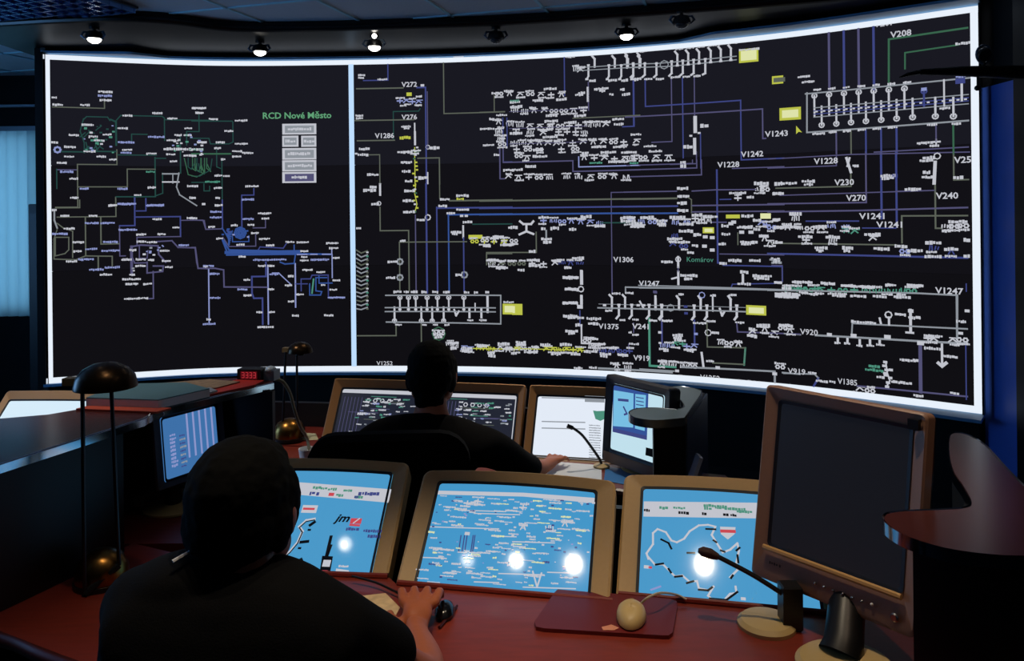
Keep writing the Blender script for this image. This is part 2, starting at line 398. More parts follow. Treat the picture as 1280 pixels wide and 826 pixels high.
# ------------------------------------------------------------------ drawing on the screens
class Draw:
    """strokes, little words and real writing laid on a picture surface"""
    def __init__(s, to_uv, to_world, off, lw):
        s.uv = to_uv; s.w = to_world; s.off = off; s.lw = lw; s.b = MB(); s.b.flat = True; s.o = (0, 0); s.k = 1.; s.rnd = random.Random(5); s.lay = 0
        s.step = .09; s.wk = 1.
    def C(s, x, y, k): s.o = (x, y); s.k = k
    def P(s, x, y): return s.uv(s.o[0] + x / s.k, s.o[1] + y / s.k)
    def col(s, c): s.b.cur = CK.index(c)
    def seg(s, a, c, w, lay=0):
        (x0, y0), (x1, y1) = a, c; d = math.hypot(x1 - x0, y1 - y0)
        if d < 1e-6: return
        n = max(1, int(abs(x1 - x0) / s.step) + 1); nx, ny = -(y1 - y0) / d * w / 2, (x1 - x0) / d * w / 2
        ex, ey = (x1 - x0) / d * w * .45, (y1 - y0) / d * w * .45
        x0 -= ex; y0 -= ey; x1 += ex; y1 += ey
        vs = []; fs = []
        for i in range(n + 1):
            t = i / n; x, y = x0 + (x1 - x0) * t, y0 + (y1 - y0) * t
            vs += [s.w(x + nx, y + ny, s.off + lay), s.w(x - nx, y - ny, s.off + lay)]
        for i in range(n): fs.append((2 * i, 2 * i + 1, 2 * i + 3, 2 * i + 2))
        s.b.add(vs, fs)
    def L(s, c, pts, w=1., snap=True, lay=0):
        s.col(c); Q = [list(s.P(*p)) for p in pts]; n = len(Q)
        if snap:
            for ax in (0, 1):
                i = 0
                while i < n:
                    j = i
                    while j + 1 < n:
                        dx, dy = abs(Q[j + 1][0] - Q[j][0]), abs(Q[j + 1][1] - Q[j][1])
                        if (ax == 1 and dy < .22 * dx) or (ax == 0 and dx < .22 * dy): j += 1
                        else: break
                    if j > i:
                        m = sum(q[ax] for q in Q[i:j + 1]) / (j - i + 1)
                        for q in Q[i:j + 1]: q[ax] = m
                    i = j + 1
        for i in range(n - 1): s.seg(Q[i], Q[i + 1], s.lw * w * s.wk, lay)
    def R(s, c, x0, y0, x1, y1, lay=0):
        s.col(c); a = s.P(x0, y0); d = s.P(x1, y1); u0, u1 = sorted((a[0], d[0])); v0, v1 = sorted((a[1], d[1])); n = max(1, int((u1 - u0) / s.step) + 1)
        for i in range(n):
            p, q = u0 + (u1 - u0) * i / n, u0 + (u1 - u0) * (i + 1) / n
            s.b.add([s.w(p, v0, s.off + lay), s.w(q, v0, s.off + lay), s.w(q, v1, s.off + lay), s.w(p, v1, s.off + lay)], [(0, 1, 2, 3)])
    def word(s, u, v, L, h, c='w'):
        s.col(c); x = u - L / 2; r = s.rnd
        while x < u + L / 2 - h * .2:
            w = h * r.uniform(.45, .95); hh = h * r.uniform(.62, 1.08); yo = h * r.uniform(-.12, .12)
            vs = [s.w(x, v - hh / 2 + yo, s.off + .0012), s.w(x + w, v - hh / 2 + yo, s.off + .0012), s.w(x + w, v + hh / 2 + yo, s.off + .0012), s.w(x, v + hh / 2 + yo, s.off + .0012)]
            s.b.add(vs, [(0, 1, 2, 3)]); x += w + h * r.uniform(.02, .2)
    def Wd(s, pts, L=11, h=2.8, c='w'):
        """little unreadable words, centred at the points; L and h in photograph pixels"""
        for p in pts:
            LL = p[2] if len(p) > 2 else L
            u, v = s.P(p[0], p[1]); s.word(u, v, LL * s.lw / 2, h * s.lw / 2, c)
    def ring(s, x, y, r, c='w', w=.8, a0=0, a1=360):
        u, v = s.P(x, y); r = r * s.lw / 2; s.col(c); n = 8; pr = None
        for i in range(n + 1):
            a = R_(a0 + (a1 - a0) * i / n); q = (u + r * math.cos(a), v + r * math.sin(a))
            if pr: s.seg(pr, q, s.lw * w * s.wk)
            pr = q
    def dot(s, x, y, r, c='w'):
        u, v = s.P(x, y); s.col(c); r = r * s.lw / 2; s.seg((u - r * .45, v), (u + r * .45, v), r * 1.4, .0012)
    def sym(s, x, y, c='w'):
        """one small station symbol: hooks, bars, a word or two"""
        r = s.rnd; k = r.randrange(5)
        u, v = s.P(x, y); q = s.lw / 2 * (.84 if s.wk < 1 else 1); s.col(c)
        if k == 0:
            for i in (-3, 3): s.seg((u + i * q, v - 2.5 * q), (u + (i * .3) * q, v + 2 * q), 1.6 * q)
            s.seg((u - 5 * q, v + 2.8 * q), (u + 5 * q, v + 2.8 * q), 1.6 * q)
        elif k == 1:
            for i in (-3.4, 3.4): s.ringuv(u + i * q, v, 2.4 * q, 1.7 * q)
        elif k == 2:
            s.seg((u - 4 * q, v - 2 * q), (u, v + 2 * q), 1.7 * q); s.seg((u, v + 2 * q), (u + 4 * q, v - 1 * q), 1.7 * q); s.seg((u - 3 * q, v + 3 * q), (u + 6 * q, v + 3 * q), 1.4 * q)
        elif k == 3:
            s.seg((u - 4 * q, v), (u + 4 * q, v), 2.2 * q); s.seg((u, v - 3 * q), (u, v + 3 * q), 1.7 * q)
        else:
            for i in (-4, -1, 2, 5): s.seg((u + i * q, v - r.uniform(1, 3) * q), (u + i * q + r.uniform(-1, 1) * q, v + r.uniform(1, 3) * q), 1.5 * q)
        s.word(u + r.uniform(-2, 2) * q, v + (4.6 * q if r.random() < .5 else -4.8 * q), r.uniform(9, 15) * q, 3 * q)
    def ringuv(s, u, v, r, w):
        pr = None
        for i in range(7):
            a = i * PI / 3; c = (u + r * math.cos(a), v + r * math.sin(a))
            if pr: s.seg(pr, c, w)
            pr = c
    def row(s, x0, y0, x1, y1, n, c='w'):
        for i in range(n):
            t = (i + .5) / n; s.sym(x0 + (x1 - x0) * t, y0 + (y1 - y0) * t + s.rnd.uniform(-2, 2), c)
    def feeder(s, x, y0, y1, c='w', w=1.5):
        """bar from the busbar y0 to a small open ring at y1"""
        s.L(c, [(x, y0), (x, y1)], w); a = s.P(x, y0); d = s.P(x, y1); q = s.lw / 2; sg = 1 if d[1] > a[1] else -1
        s.ring(x, y1, 2.6, c, 1.0, -50 if sg > 0 else 130, 230 if sg > 0 else 410)
    def text(s, x, y, body, hpx, c='w', bold=0.0, shear=0., wpx=None):
        """real writing; x, y = left end of the baseline"""
        cu = bpy.data.curves.new('t', 'FONT'); cu.body = body; cu.size = 1; cu.shear = shear; cu.offset = bold; cu.resolution_u = 2
        o = bpy.data.objects.new('t', cu); COL.objects.link(o); bpy.context.view_layer.update()
        me = bpy.data.meshes.new_from_object(o.evaluated_get(bpy.context.evaluated_depsgraph_get()))
        vs = [v.co.copy() for v in me.vertices]; fs = [tuple(p.vertices) for p in me.polygons]
        bpy.data.objects.remove(o); bpy.data.curves.remove(cu); bpy.data.meshes.remove(me)
        u, v = s.P(x, y); k = hpx * s.lw / 2 / .72
        kx = k if wpx is None else wpx * s.lw / 2 / max(a.x for a in vs)
        s.col(c); s.b.add([s.w(u + a.x * kx, v + a.y * k, s.off + .0016) for a in vs], fs)

D = Draw(w_px, wp, .004, .0112); D.wk = .66
def VT(x, y, t): D.text(x, y, t, 6.4, 'w', .022, 0, 5.0 * len(t))

# ---- left picture of the video wall
D.C(60, 100, 5.16)
D.L('g', [(30, 175), (365, 182), (365, 140)]); D.Wd([(62, 160), (240, 162), (42, 113, 6), (370, 76, 16), (368, 130, 12)]); D.Wd([(368, 102, 16)], c='q')
D.L('d', [(230, 255), (250, 236), (385, 240), (400, 262)]); D.L('d', [(230, 250), (208, 330), (235, 405), (235, 470)]); D.L('d', [(405, 255), (440, 270), (440, 420)], 1.6)
D.L('d', [(435, 268), (470, 238), (680, 228), (735, 230), (752, 245), (752, 390)]); D.L('d', [(540, 395), (540, 352), (640, 348)]); D.L('d', [(752, 250), (1040, 266)])
D.L('d', [(40, 455), (230, 470), (250, 440), (300, 470), (440, 452)], 1.3); D.L('d', [(450, 480), (700, 488)]); D.L('g', [(445, 450), (445, 545), (192, 545), (192, 820), (50, 820)])
D.L('g', [(200, 690), (512, 688), (512, 575), (692, 575)]); D.L('d', [(692, 500), (692, 750), (440, 755)], 1.2); D.L('d', [(692, 505), (760, 505)]); D.L('d', [(740, 600), (740, 730), (700, 745)])
D.L('g', [(440, 755), (435, 826)]); D.L('d', [(60, 575), (55, 700)]); D.L('p', [(60, 580), (190, 578)])
D.Wd([(512, 230), (703, 215), (255, 290, 13), (170, 355, 12), (480, 312), (385, 352, 11), (295, 365), (320, 390, 13), (140, 432, 12), (265, 460, 12), (137, 494), (345, 494), (418, 513, 8), (665, 475), (90, 535), (165, 636, 9), (668, 693, 9), (170, 760, 9), (578, 741, 8), (415, 808, 9), (510, 450), (42, 403, 7), (800, 248), (795, 390), (808, 524, 8), (838, 356, 8)])
D.Wd([(505, 402, 19), (695, 368, 18), (500, 470)], c='q'); D.Wd([(235, 700, 10), (477, 702, 10), (120, 592, 14), (505, 800, 20), (690, 808, 21)], c='q'); D.Wd([(660, 592, 10)], c='t')
for i in range(26): D.dot(D.rnd.uniform(225, 430), D.rnd.uniform(290, 470), D.rnd.uniform(.8, 1.9), D.rnd.choice('wttqd'))
for i in range(12):
    a, c = D.rnd.uniform(225, 400), D.rnd.uniform(280, 450); D.L('d', [(a, c), (a + D.rnd.uniform(-40, 40), c + D.rnd.uniform(10, 50))], 1, False)
D.ring(62, 450, 3.4, 'q', 1.6)
D.Wd([(875, 446, 48)], h=3.6); D.Wd([(910, 487, 13), (905, 312, 9), (900, 356, 9), (970, 182, 16), (975, 213, 9), (995, 402, 11), (790, 480, 10), (930, 685, 12)])
D.L('d', [(975, 225), (975, 330), (895, 335), (895, 420)]); D.L('d', [(855, 370), (855, 600)], 1.2); D.L('d', [(920, 376), (1030, 376)])
D.L('s', [(740, 605), (845, 605)], 1.4); D.L('w', [(740, 655), (845, 660)], 1.3); D.L('s', [(806, 605), (806, 665)]); D.L('s', [(845, 600), (830, 690), (850, 740), (960, 810)], 1.2, False)
for i in range(22): D.dot(D.rnd.uniform(800, 1000), D.rnd.uniform(340, 500), D.rnd.uniform(.8, 1.7), D.rnd.choice('wwtq'))
for k in range(4): D.L('G' if k % 2 else 'd', [(905 + k * 28, 505), (905 + k * 28, 560 + k * 12), (925 + k * 28, 575 + 10 * k), (945 + k * 14, 540)], .9, False)
D.L('G', [(880, 505), (905, 610), (960, 625), (1010, 600), (1010, 505)], .9, False)

D.L('b', [(560, 750), (560, 826)], 1.4); D.L('b', [(632, 765), (632, 826)], 1.2); D.Wd([(930, 760, 6)]); D.dot(1005, 800, 2)
D.C(240, 100, 5.16)
D.L('d', [(0, 266), (260, 264)], 1.1); D.L('d', [(265, 270), (265, 400), (240, 412), (120, 412)]); D.L('G', [(0, 478), (250, 474)], 1.5); D.L('d', [(0, 376), (110, 376), (120, 412)])
D.Wd([(45, 182, 16), (48, 213, 9), (138, 252), (318, 262, 16), (238, 330), (318, 412, 16), (62, 402, 11), (183, 402, 11), (165, 440, 8), (288, 460, 11), (362, 470, 15), (288, 494, 11), (203, 511, 6), (172, 616, 10), (222, 618, 8), (168, 697, 10), (165, 760, 5), (172, 808, 9), (15, 490, 6), (5, 760, 8)])
D.Wd([(30, 448, 18), (132, 656, 18)], c='t')
D.L('d', [(160, 440), (160, 560), (185, 570)]); D.L('d', [(195, 520), (195, 826)]); D.L('d', [(0, 665), (80, 658), (180, 656)]); D.L('d', [(78, 670), (78, 715), (115, 715), (115, 685)])
for k in range(3): D.L('G', [(20 + 38 * k, 505), (20 + 38 * k, 570), (45 + 38 * k, 590), (60 + 20 * k, 545)], .9, False)
D.L('d', [(0, 620), (50, 620), (120, 580), (130, 510)], .9, False)
D.L('b', [(322, 826), (322, 742), (400, 742), (400, 700)], 1.1); D.Wd([(385, 686, 16)]); D.Wd([(360, 771, 15)], c='q')
D.text(455, 250, 'RCD Nov\u00e9 M\u011bsto', 8.2, 'T', .02, 0, 90)
for y0, y1 in ((283, 350), (440, 512), (518, 588), (594, 662)):
    D.R('w', 583, y0, 803, y1); D.R('s' if y0 != 594 else 'p', 600, y0 + 12, 788, y1 - 10, .0008); D.Wd([(693, (y0 + y1) / 2, 30 if y0 != 594 else 20)], h=3.8)
for x0, x1 in ((583, 688), (705, 803)):
    D.R('w', x0, 360, x1, 430); D.R('s', x0 + 12, 372, x1 - 12, 418, .0008); D.Wd([((x0 + x1) / 2, 396, 13)], h=3.8)
D.C(60, 250, 5.16)
D.L('g', [(205, 0), (205, 48), (50, 52)]); D.L('s', [(42, 60), (42, 130), (60, 180)], 1.4, False); D.L('g', [(60, 100), (440, 116), (437, 0)]); D.L('g', [(243, 115), (243, 360)], 1.1); D.L('g', [(342, 110), (342, 280), (460, 285)], 1.2)
D.L('g', [(40, 380), (180, 385), (243, 360), (415, 362), (415, 425)], 1.1, False); D.L('g', [(325, 362), (325, 435)], 1.2); D.L('g', [(48, 245), (48, 360), (110, 345), (135, 320), (135, 240), (50, 240)], 1, False); D.L('g', [(60, 150), (100, 180), (160, 200), (160, 370)], 1, False)
D.L('g', [(60, 190), (40, 250), (40, 380)], .9, False)
D.L('b', [(560, 0), (560, 165), (463, 165)], 1.3); D.L('p', [(463, 165), (463, 360), (500, 360)]); D.L('b', [(570, 70), (632, 70), (632, 0)], 1.1)
D.L('b', [(570, 110), (625, 105), (855, 110), (855, 235)], 1.3); D.L('p', [(855, 235), (575, 240), (575, 290)]); D.L('p', [(860, 130), (1000, 130), (1018, 188), (1040, 190)])
D.L('p', [(700, 268), (800, 262), (840, 305), (950, 308), (960, 400), (970, 440), (1030, 442)], 1.3, False)
D.L('p', [(540, 300), (540, 480)], 2.4); D.L('p', [(540, 300), (600, 290), (710, 295), (715, 350), (760, 400)], 1.5, False); D.L('p', [(680, 460), (680, 635), (640, 635)], 1.2); D.L('p', [(640, 400), (640, 470), (740, 460), (745, 425), (680, 425)], 1.4, False); D.L('p', [(590, 300), (590, 375), (640, 375), (645, 325)], 1, False); D.L('p', [(640, 405), (560, 405), (545, 370)], 1.2)
for i in range(16): D.dot(D.rnd.uniform(525, 750), D.rnd.uniform(285, 460), D.rnd.uniform(.8, 1.7), D.rnd.choice('wqs'))
D.Wd([(40, 65, 5), (107, 102, 9), (290, 102, 9), (415, 35, 9), (140, 184, 13), (195, 272, 12), (190, 330, 9), (152, 396, 12), (355, 480, 7), (392, 480, 7), (600, 222), (732, 220, 9), (603, 268), (668, 272), (548, 322, 8), (505, 384, 11), (600, 382, 12), (667, 386, 8), (594, 424, 11), (752, 326), (765, 392, 11), (780, 432, 9), (510, 510, 11), (572, 510, 11), (520, 542, 7), (567, 540, 6), (645, 540, 11), (567, 634, 27), (920, 117, 9), (825, 177, 8), (705, 124, 11), (540, 482, 5), (1015, 428, 5)])
D.Wd([(80, 218, 18), (282, 148, 15), (388, 148, 17), (282, 316, 14), (405, 270, 17), (402, 326, 20), (245, 382, 17), (312, 448, 16), (415, 434, 17), (515, 192, 21), (875, 292, 12), (505, 24, 20), (690, 34, 21)], c='q')
D.C(240, 250, 5.16)
D.L('p', [(0, 128), (80, 132), (90, 188), (190, 186)], 1.1, False); D.L('b', [(197, 0), (197, 180)], 1.2); D.L('b', [(322, 0), (322, 180)], 1.3); D.L('p', [(395, 180), (475, 178), (475, 130)])
for k in range(9): D.L('B', [(195 + 4 * k, 180 + 6 * k), (222 + 2 * k, 220 + 4 * k), (262 - 3 * k, 200 + 12 * k)], 1.2, False)
for r in (1.5, 3.5, 5.5, 7.5): D.ring(312, 212, r, 'B', 1.2)
for i in range(10): D.dot(D.rnd.uniform(195, 370), D.rnd.uniform(180, 250), 1.4, D.rnd.choice('BBqb'))
D.L('B', [(262, 235), (262, 268), (365, 268), (370, 230)]); D.L('p', [(412, 215), (412, 298), (240, 298), (200, 240)])
D.L('B', [(198, 258), (230, 342), (480, 338), (660, 345), (900, 350)], 1.6, False); D.L('B', [(205, 262), (240, 322), (430, 326), (600, 330)], 1.6, False)
D.L('B', [(220, 334), (690, 336)], 3.0); D.L('B', [(225, 350), (670, 352)], 1.6); D.L('b', [(430, 318), (440, 302), (590, 310), (610, 280)], 1.1, False); D.L('q', [(680, 350), (900, 350), (905, 310)], 1.1)
D.L('b', [(478, 400), (478, 490), (390, 495), (385, 600), (400, 630), (455, 635), (458, 800)], 1.6); D.L('q', [(492, 420), (492, 800)], 1.3); D.L('B', [(660, 290), (660, 340)], 1.2); D.L('B', [(570, 400), (600, 412), (660, 408), (668, 350)], 1.3, False)
D.L('q', [(668, 410), (668, 690)], 1.4); D.L('q', [(520, 470), (560, 470), (640, 545)], 1, False); D.L('b', [(670, 540), (745, 540)]); D.L('b', [(705, 585), (705, 508), (765, 508), (775, 485), (880, 482), (880, 630)], 1.1); D.L('q', [(880, 628), (985, 628)], 1.2)
D.L('B', [(760, 540), (760, 612), (830, 612), (838, 590), (800, 585), (800, 500), (870, 500)], 1.2, False); D.L('t', [(785, 510), (775, 600)], 1.5, False); D.L('B', [(820, 490), (820, 540), (905, 530)], 1.1); D.L('q', [(905, 350), (905, 500)], 1.1)
D.L('p', [(0, 306), (22, 306), (40, 440), (150, 440), (205, 450), (208, 560), (490, 562)], 1.4, False); D.L('q', [(110, 440), (110, 790)], 1.2)
D.Wd([(10, 117, 9), (127, 173, 8), (178, 248, 8), (275, 163, 9), (382, 160, 9), (405, 212, 9), (466, 250, 13), (315, 288, 11), (503, 292, 10), (322, 364, 8), (466, 86, 16), (472, 118, 9), (632, 270, 11), (716, 271, 16), (905, 277, 16), (912, 310, 11), (725, 330, 10), (725, 366, 8), (722, 390, 10), (930, 373, 9), (450, 424, 9), (510, 424, 9), (640, 490, 8), (745, 450, 13), (830, 464, 11), (930, 518, 9), (848, 548, 6), (912, 578, 10), (625, 550, 10), (698, 608, 10), (640, 653, 8), (666, 745, 8), (880, 743, 11), (356, 514, 9), (356, 614, 9), (510, 574, 8), (436, 722, 8), (515, 722, 8), (446, 818, 9), (500, 818, 9), (110, 770, 6), (168, 34, 8)])
D.Wd([(155, 76, 14), (152, 112, 14), (365, 122, 15), (500, 384, 42), (825, 384, 24), (325, 576, 12), (148, 476, 13), (148, 630, 13), (110, 798, 15), (104, 424, 12), (528, 478, 11), (935, 628, 21)], c='q')

# ---- big picture: top left
D.C(440, 70, 5.16)
D.L('b', [(232, 20), (232, 150), (75, 165)], 1.1); D.Wd([(68, 42, 10), (60, 125, 8), (60, 142, 8), (195, 152, 12), (372, 22, 24), (372, 38, 14), (537, 18, 8), (690, 6, 14), (835, 10, 11)])
D.L('g', [(30, 211), (330, 207)], 1.3); VT(322, 200, 'V272'); D.R('y', 352, 236, 386, 258); D.L('b', [(420, 205), (478, 202), (478, 826)], 1.5); D.L('p', [(488, 230), (488, 600)], .9); D.dot(455, 190, 2.2)
D.row(290, 290, 450, 300, 4, 'q'); D.Wd([(330, 320, 8), (430, 262, 7)]); D.L('d', [(440, 340), (430, 352), (268, 362), (268, 540)]); D.L('g', [(20, 415), (400, 412)], 1.2); D.Wd([(48, 385, 10), (48, 403, 9)]); VT(322, 410, 'V276')
D.L('w', [(405, 435), (405, 480)], 1.4); D.Wd([(350, 455, 13), (355, 466, 8)]); VT(150, 530, 'V1286'); D.L('g', [(35, 547), (275, 543)], 1.2); D.Wd([(345, 527, 15)], c='y', h=4); D.L('w', [(412, 490), (402, 570)], 2)
D.Wd([(340, 620, 19), (350, 686, 14), (352, 745, 12), (362, 808, 8), (78, 600, 13), (70, 638, 13), (130, 766, 13)], h=3.6); D.L('g', [(105, 637), (180, 637), (180, 826)]); D.dot(28, 630, 1.6)
D.L('y', [(400, 590), (402, 640), (412, 690), (405, 760), (412, 826)], .9); D.row(400, 600, 415, 640, 2, 'G')
for i in range(10): D.dot(408 + D.rnd.uniform(-14, 14), 590 + i * 24, 1.5, D.rnd.choice('yywG'))
D.ring(490, 588, 2.6); D.Wd([(535, 592, 13), (455, 785, 11)], h=4.5); D.L('w', [(482, 755), (490, 820)], 2.2); D.L('g', [(425, 658), (562, 658), (568, 826)], 1.2)
D.L('g', [(592, 15), (592, 370), (985, 362)], 1.1); D.L('g', [(918, 360), (918, 255)]); D.Wd([(873, 470, 19), (880, 575, 14), (905, 408, 7), (935, 512, 7), (935, 638, 8), (965, 382, 14)])
D.row(940, 400, 975, 560, 3); D.row(940, 470, 975, 590, 3); D.L('p', [(952, 600), (955, 790), (985, 792)]); D.L('b', [(975, 400), (975, 683), (1032, 683)])
# cluster
D.C(600, 70, 5.16)
D.L('b', [(545, 0), (545, 255)], 1.1); D.Wd([(578, 6, 11), (100, 241, 10)])
D.row(90, 245, 560, 250, 7); D.row(190, 355, 700, 352, 8); D.row(160, 440, 480, 460, 5); D.row(430, 450, 840, 445, 7); D.row(190, 490, 450, 500, 3); D.row(480, 490, 700, 490, 4); D.row(190, 560, 520, 565, 6); D.row(500, 560, 960, 555, 7)
D.row(200, 600, 420, 605, 3); D.row(480, 600, 660, 600, 2); D.row(640, 655, 1030, 665, 6); D.row(150, 780, 480, 785, 5); D.row(520, 780, 980, 780, 6); D.row(610, 75, 660, 100, 2); D.row(225, 640, 330, 660, 2)
D.Wd([(225, 298, 13), (450, 212, 15), (375, 287, 14), (527, 280, 14), (237, 328, 17), (460, 385, 14), (462, 420, 18), (598, 428, 12), (722, 424, 19), (235, 500, 17), (455, 522, 20), (375, 605, 13), (390, 648, 20), (680, 626, 9), (825, 622, 18), (955, 622, 17), (325, 712, 13), (210, 735, 24), (765, 585, 18), (900, 585, 16), (895, 408, 16), (895, 440, 12), (880, 680, 20), (640, 250, 10), (725, 160, 8), (655, 240, 8), (780, 212, 17), (790, 225, 8), (850, 248, 6), (940, 248, 9), (920, 215, 6), (75, 408, 6), (850, 158, 9), (935, 158, 9), (1010, 152, 6), (645, 385, 15)], h=3.4)
D.Wd([(225, 290, 12)], c='t'); D.Wd([(745, 690, 15), (990, 690, 9)], c='t')
D.L('p', [(700, 170), (700, 350)], 1.1); D.L('w', [(692, 205), (700, 290)], 2); D.L('b', [(990, 160), (990, 455), (920, 455)], 1.1); D.L('g', [(0, 362), (160, 360)]); D.L('g', [(600, 392), (1032, 392)], 1)
D.L('b', [(175, 400), (175, 590)], 1); D.L('p', [(150, 590), (150, 682), (600, 680), (600, 738), (1032, 740)], 1.2); D.L('q', [(640, 650), (635, 708), (1032, 712)], 1.1); D.L('p', [(130, 600), (130, 792), (160, 792)]); D.L('p', [(970, 778), (1032, 778)])
for y in (560, 460, 350): D.L('p', [(190, y), (690, y)], .6)
D.L('s', [(620, 68), (1032, 58)], .8); D.L('s', [(615, 88), (1032, 78)], .8)
for x, a in ((735, 0), (865, 0), (950, 0), (1030, 0)): D.L('w', [(x + 5, 70), (x + 5, 20), (x - 12, a)], 1.9, False)
for x in (700, 832, 912, 990): D.L('w', [(x, 62), (x, 130), (x - 10, 150)], 1.7, False); D.dot(x - 10, 150, 1.8); D.dot(x, 60, 1.6)
# top middle with the busbars
D.C(780, 50, 5.16)
D.L('s', [(0, 157), (210, 152), (725, 105)], .9, False); D.L('s', [(0, 180), (300, 170), (725, 128)], .9, False); D.ring(260, 160, 5, 's')
for x in (20, 100): D.L('w', [(x, 180), (x, 100), (x - 14, 85)], 1.8, False); D.Wd([(x + 28, 73, 9)])
for i, x in enumerate((345, 415, 485, 560, 625, 690)):
    y = 70 - i * 8; D.L('w', [(x, 165 - i * 7), (x, y + 25), (x - 16, y + 5)], 1.8, False); D.Wd([(x + 12, y - 12, 9)]); D.dot(x, 165 - i * 7, 1.7)
for i, x in enumerate((60, 135, 210)): D.L('w', [(x, 150), (x, 225), (x - 16, 240)], 1.8, False); D.Wd([(x + 22, 252, 10)]); D.dot(x, 152, 1.6)
for i, x in enumerate((308, 380, 450, 525)): D.L('w', [(x, 140 - i * 5), (x, 215), (x - 16, 232 - i * 3)], 1.8, False); D.dot(x, 138 - i * 5, 1.6)
D.Wd([(330, 240, 11), (403, 237, 9), (473, 232, 9)])
D.L('b', [(65, 250), (65, 555), (0, 560)], 1.1); D.L('b', [(138, 250), (138, 428), (755, 390), (755, 770), (1032, 765)], 1.2); D.L('p', [(10, 495), (890, 448), (900, 635), (915, 635)], 1.2); D.L('p', [(308, 245), (308, 655), (180, 660)]); D.L('b', [(380, 245), (380, 760)], 1.1); D.L('p', [(450, 240), (460, 490)])
D.R('y', 742, 62, 868, 138); D.R('Y', 754, 74, 856, 126, .0008); D.Wd([(805, 62, 22)]); D.R('y', 955, 235, 1028, 280); D.R('g', 965, 246, 1040, 268, .0008)
VT(912, 625, 'V1243'); VT(757, 755, 'V1242'); VT(605, 822, 'V1228')
D.L('w', [(460, 500), (460, 590)], 3.2); D.L('w', [(455, 640), (458, 730)], 2.8); D.Wd([(520, 552, 10), (410, 690, 10)], h=5); D.dot(432, 618, 1.6); D.dot(485, 600, 1.6); D.L('b', [(495, 600), (495, 826)], 1); D.L('p', [(468, 720), (468, 800), (300, 800)])
D.row(40, 655, 120, 655, 1); D.row(0, 760, 330, 755, 4); D.Wd([(80, 610, 14), (170, 685, 16), (205, 718, 17), (40, 725, 13)]); D.L('p', [(0, 800), (430, 806)])
# top right station
D.C(1000, 0, 4.3)
for x, y, c in ((157, 160, 'p'), (237, 152, 'b'), (316, 145, 'p'), (397, 140, 'b')): D.L(c, [(x, y), (x, 480)], 1.8)
D.L('G', [(478, 470), (478, 212), (900, 150)], 1.5, False); D.L('G', [(565, 370), (565, 284), (850, 242)], 1.2, False); D.Wd([(875, 234, 13)]); VT(488, 204, 'V208'); VT(400, 148, 'V207'); D.Wd([(110, 168, 20)], h=4)
D.L('s', [(30, 505), (920, 418)], 1.2, False); D.L('s', [(38, 500), (38, 712), (905, 648)], 1.3, False)
for k, c in ((0, 's'), (17, 'b'), (34, 'b'), (50, 's')): D.L(c, [(75, 580 + k), (905, 508 + k)], .8, False)
for i, x in enumerate((78, 157, 237, 316, 397, 478, 562)):
    y = 515 - i * 6.5; D.feeder(x, 625 - i * 7, y, 'w'); D.Wd([(x + 15, y - 32, 8)], h=2.6)
D.feeder(667, 570, 490, 'b'); D.L('w', [(775, 570), (775, 430)], 1.2); D.L('w', [(870, 540), (870, 450)], 1.6); D.dot(862, 435, 4, 'b'); D.Wd([(865, 412, 9)], c='q'); D.dot(667, 480, 2.4, 'q')
for i, x in enumerate((117, 196, 275, 355, 437, 520, 606)): D.feeder(x, 572 - i * 7, 672 - i * 7, 'w')
for x in (728, 825): D.feeder(x, 525, 625, 'w')
D.Wd([(100, 718, 13), (178, 710, 9), (255, 703, 9), (332, 698, 8), (415, 692, 9), (497, 685, 9), (712, 670, 10), (843, 665, 9), (780, 582, 10)], h=2.6)
for x in range(90, 900, 40): D.dot(x, 600 - (x - 90) * .083, 1.2)
D.L('p', [(196, 700), (196, 826)], 1.2); D.L('g', [(275, 695), (275, 826)], 1.1); D.L('b', [(355, 692), (355, 826)], 1.3); D.L('b', [(437, 690), (437, 826)], 1.3); D.L('b', [(520, 682), (520, 826)], 1.5); D.L('p', [(732, 670), (732, 760)]); D.L('G', [(825, 670), (825, 826)], 1.3)
D.Wd([(672, 768, 15)]); D.row(720, 760, 745, 765, 1); D.L('p', [(400, 818), (905, 790)], 1, False); D.Wd([(18, 412, 12), (45, 440, 14), (95, 482, 7)])
D.C(960, 120, 4.3)
D.R('y', 62, 66, 178, 125); D.R('Y', 76, 78, 164, 113, .0008)
D.col('y'); q = [D.P(152, 160), D.P(152, 205), D.P(166, 192), D.P(184, 196)]; D.b.add([wp(a, c, .005) for a, c in q], [(0, 1, 2), (0, 2, 3)])
# ---- middle left
D.C(440, 230, 5.16)
D.L('w', [(182, 0), (182, 70)], 2); D.Wd([(115, 40, 17), (135, 20, 8), (150, 128, 10)], h=4); D.ring(175, 125, 2.5); D.L('g', [(182, 150), (182, 300), (368, 300), (368, 690)], 1.2); D.L('g', [(308, 690), (308, 370), (740, 376)], 1.1); D.Wd([(330, 366, 8), (42, 286, 6)])
D.Wd([(372, 45, 14), (362, 108, 14), (365, 180, 14), (440, 232, 9)], h=4); D.L('y', [(412, 0), (405, 60), (420, 130), (405, 185)], .9, False)
for i in range(8): D.dot(412 + D.rnd.uniform(-14, 14), 10 + i * 24, 1.5, D.rnd.choice('yywG'))
D.L('p', [(412, 200), (412, 700)], 1.1); D.L('b', [(482, 0), (482, 700)], 1.7); D.L('g', [(566, 0), (566, 95)]); D.ring(490, 215, 3.4, 'w', 1.1); D.L('b', [(550, 150), (550, 690)], 1.4); D.L('B', [(625, 190), (625, 690)], 1.4); D.L('w', [(718, 270), (718, 345)], 1.7); D.L('b', [(722, 345), (722, 690)], 1.3)
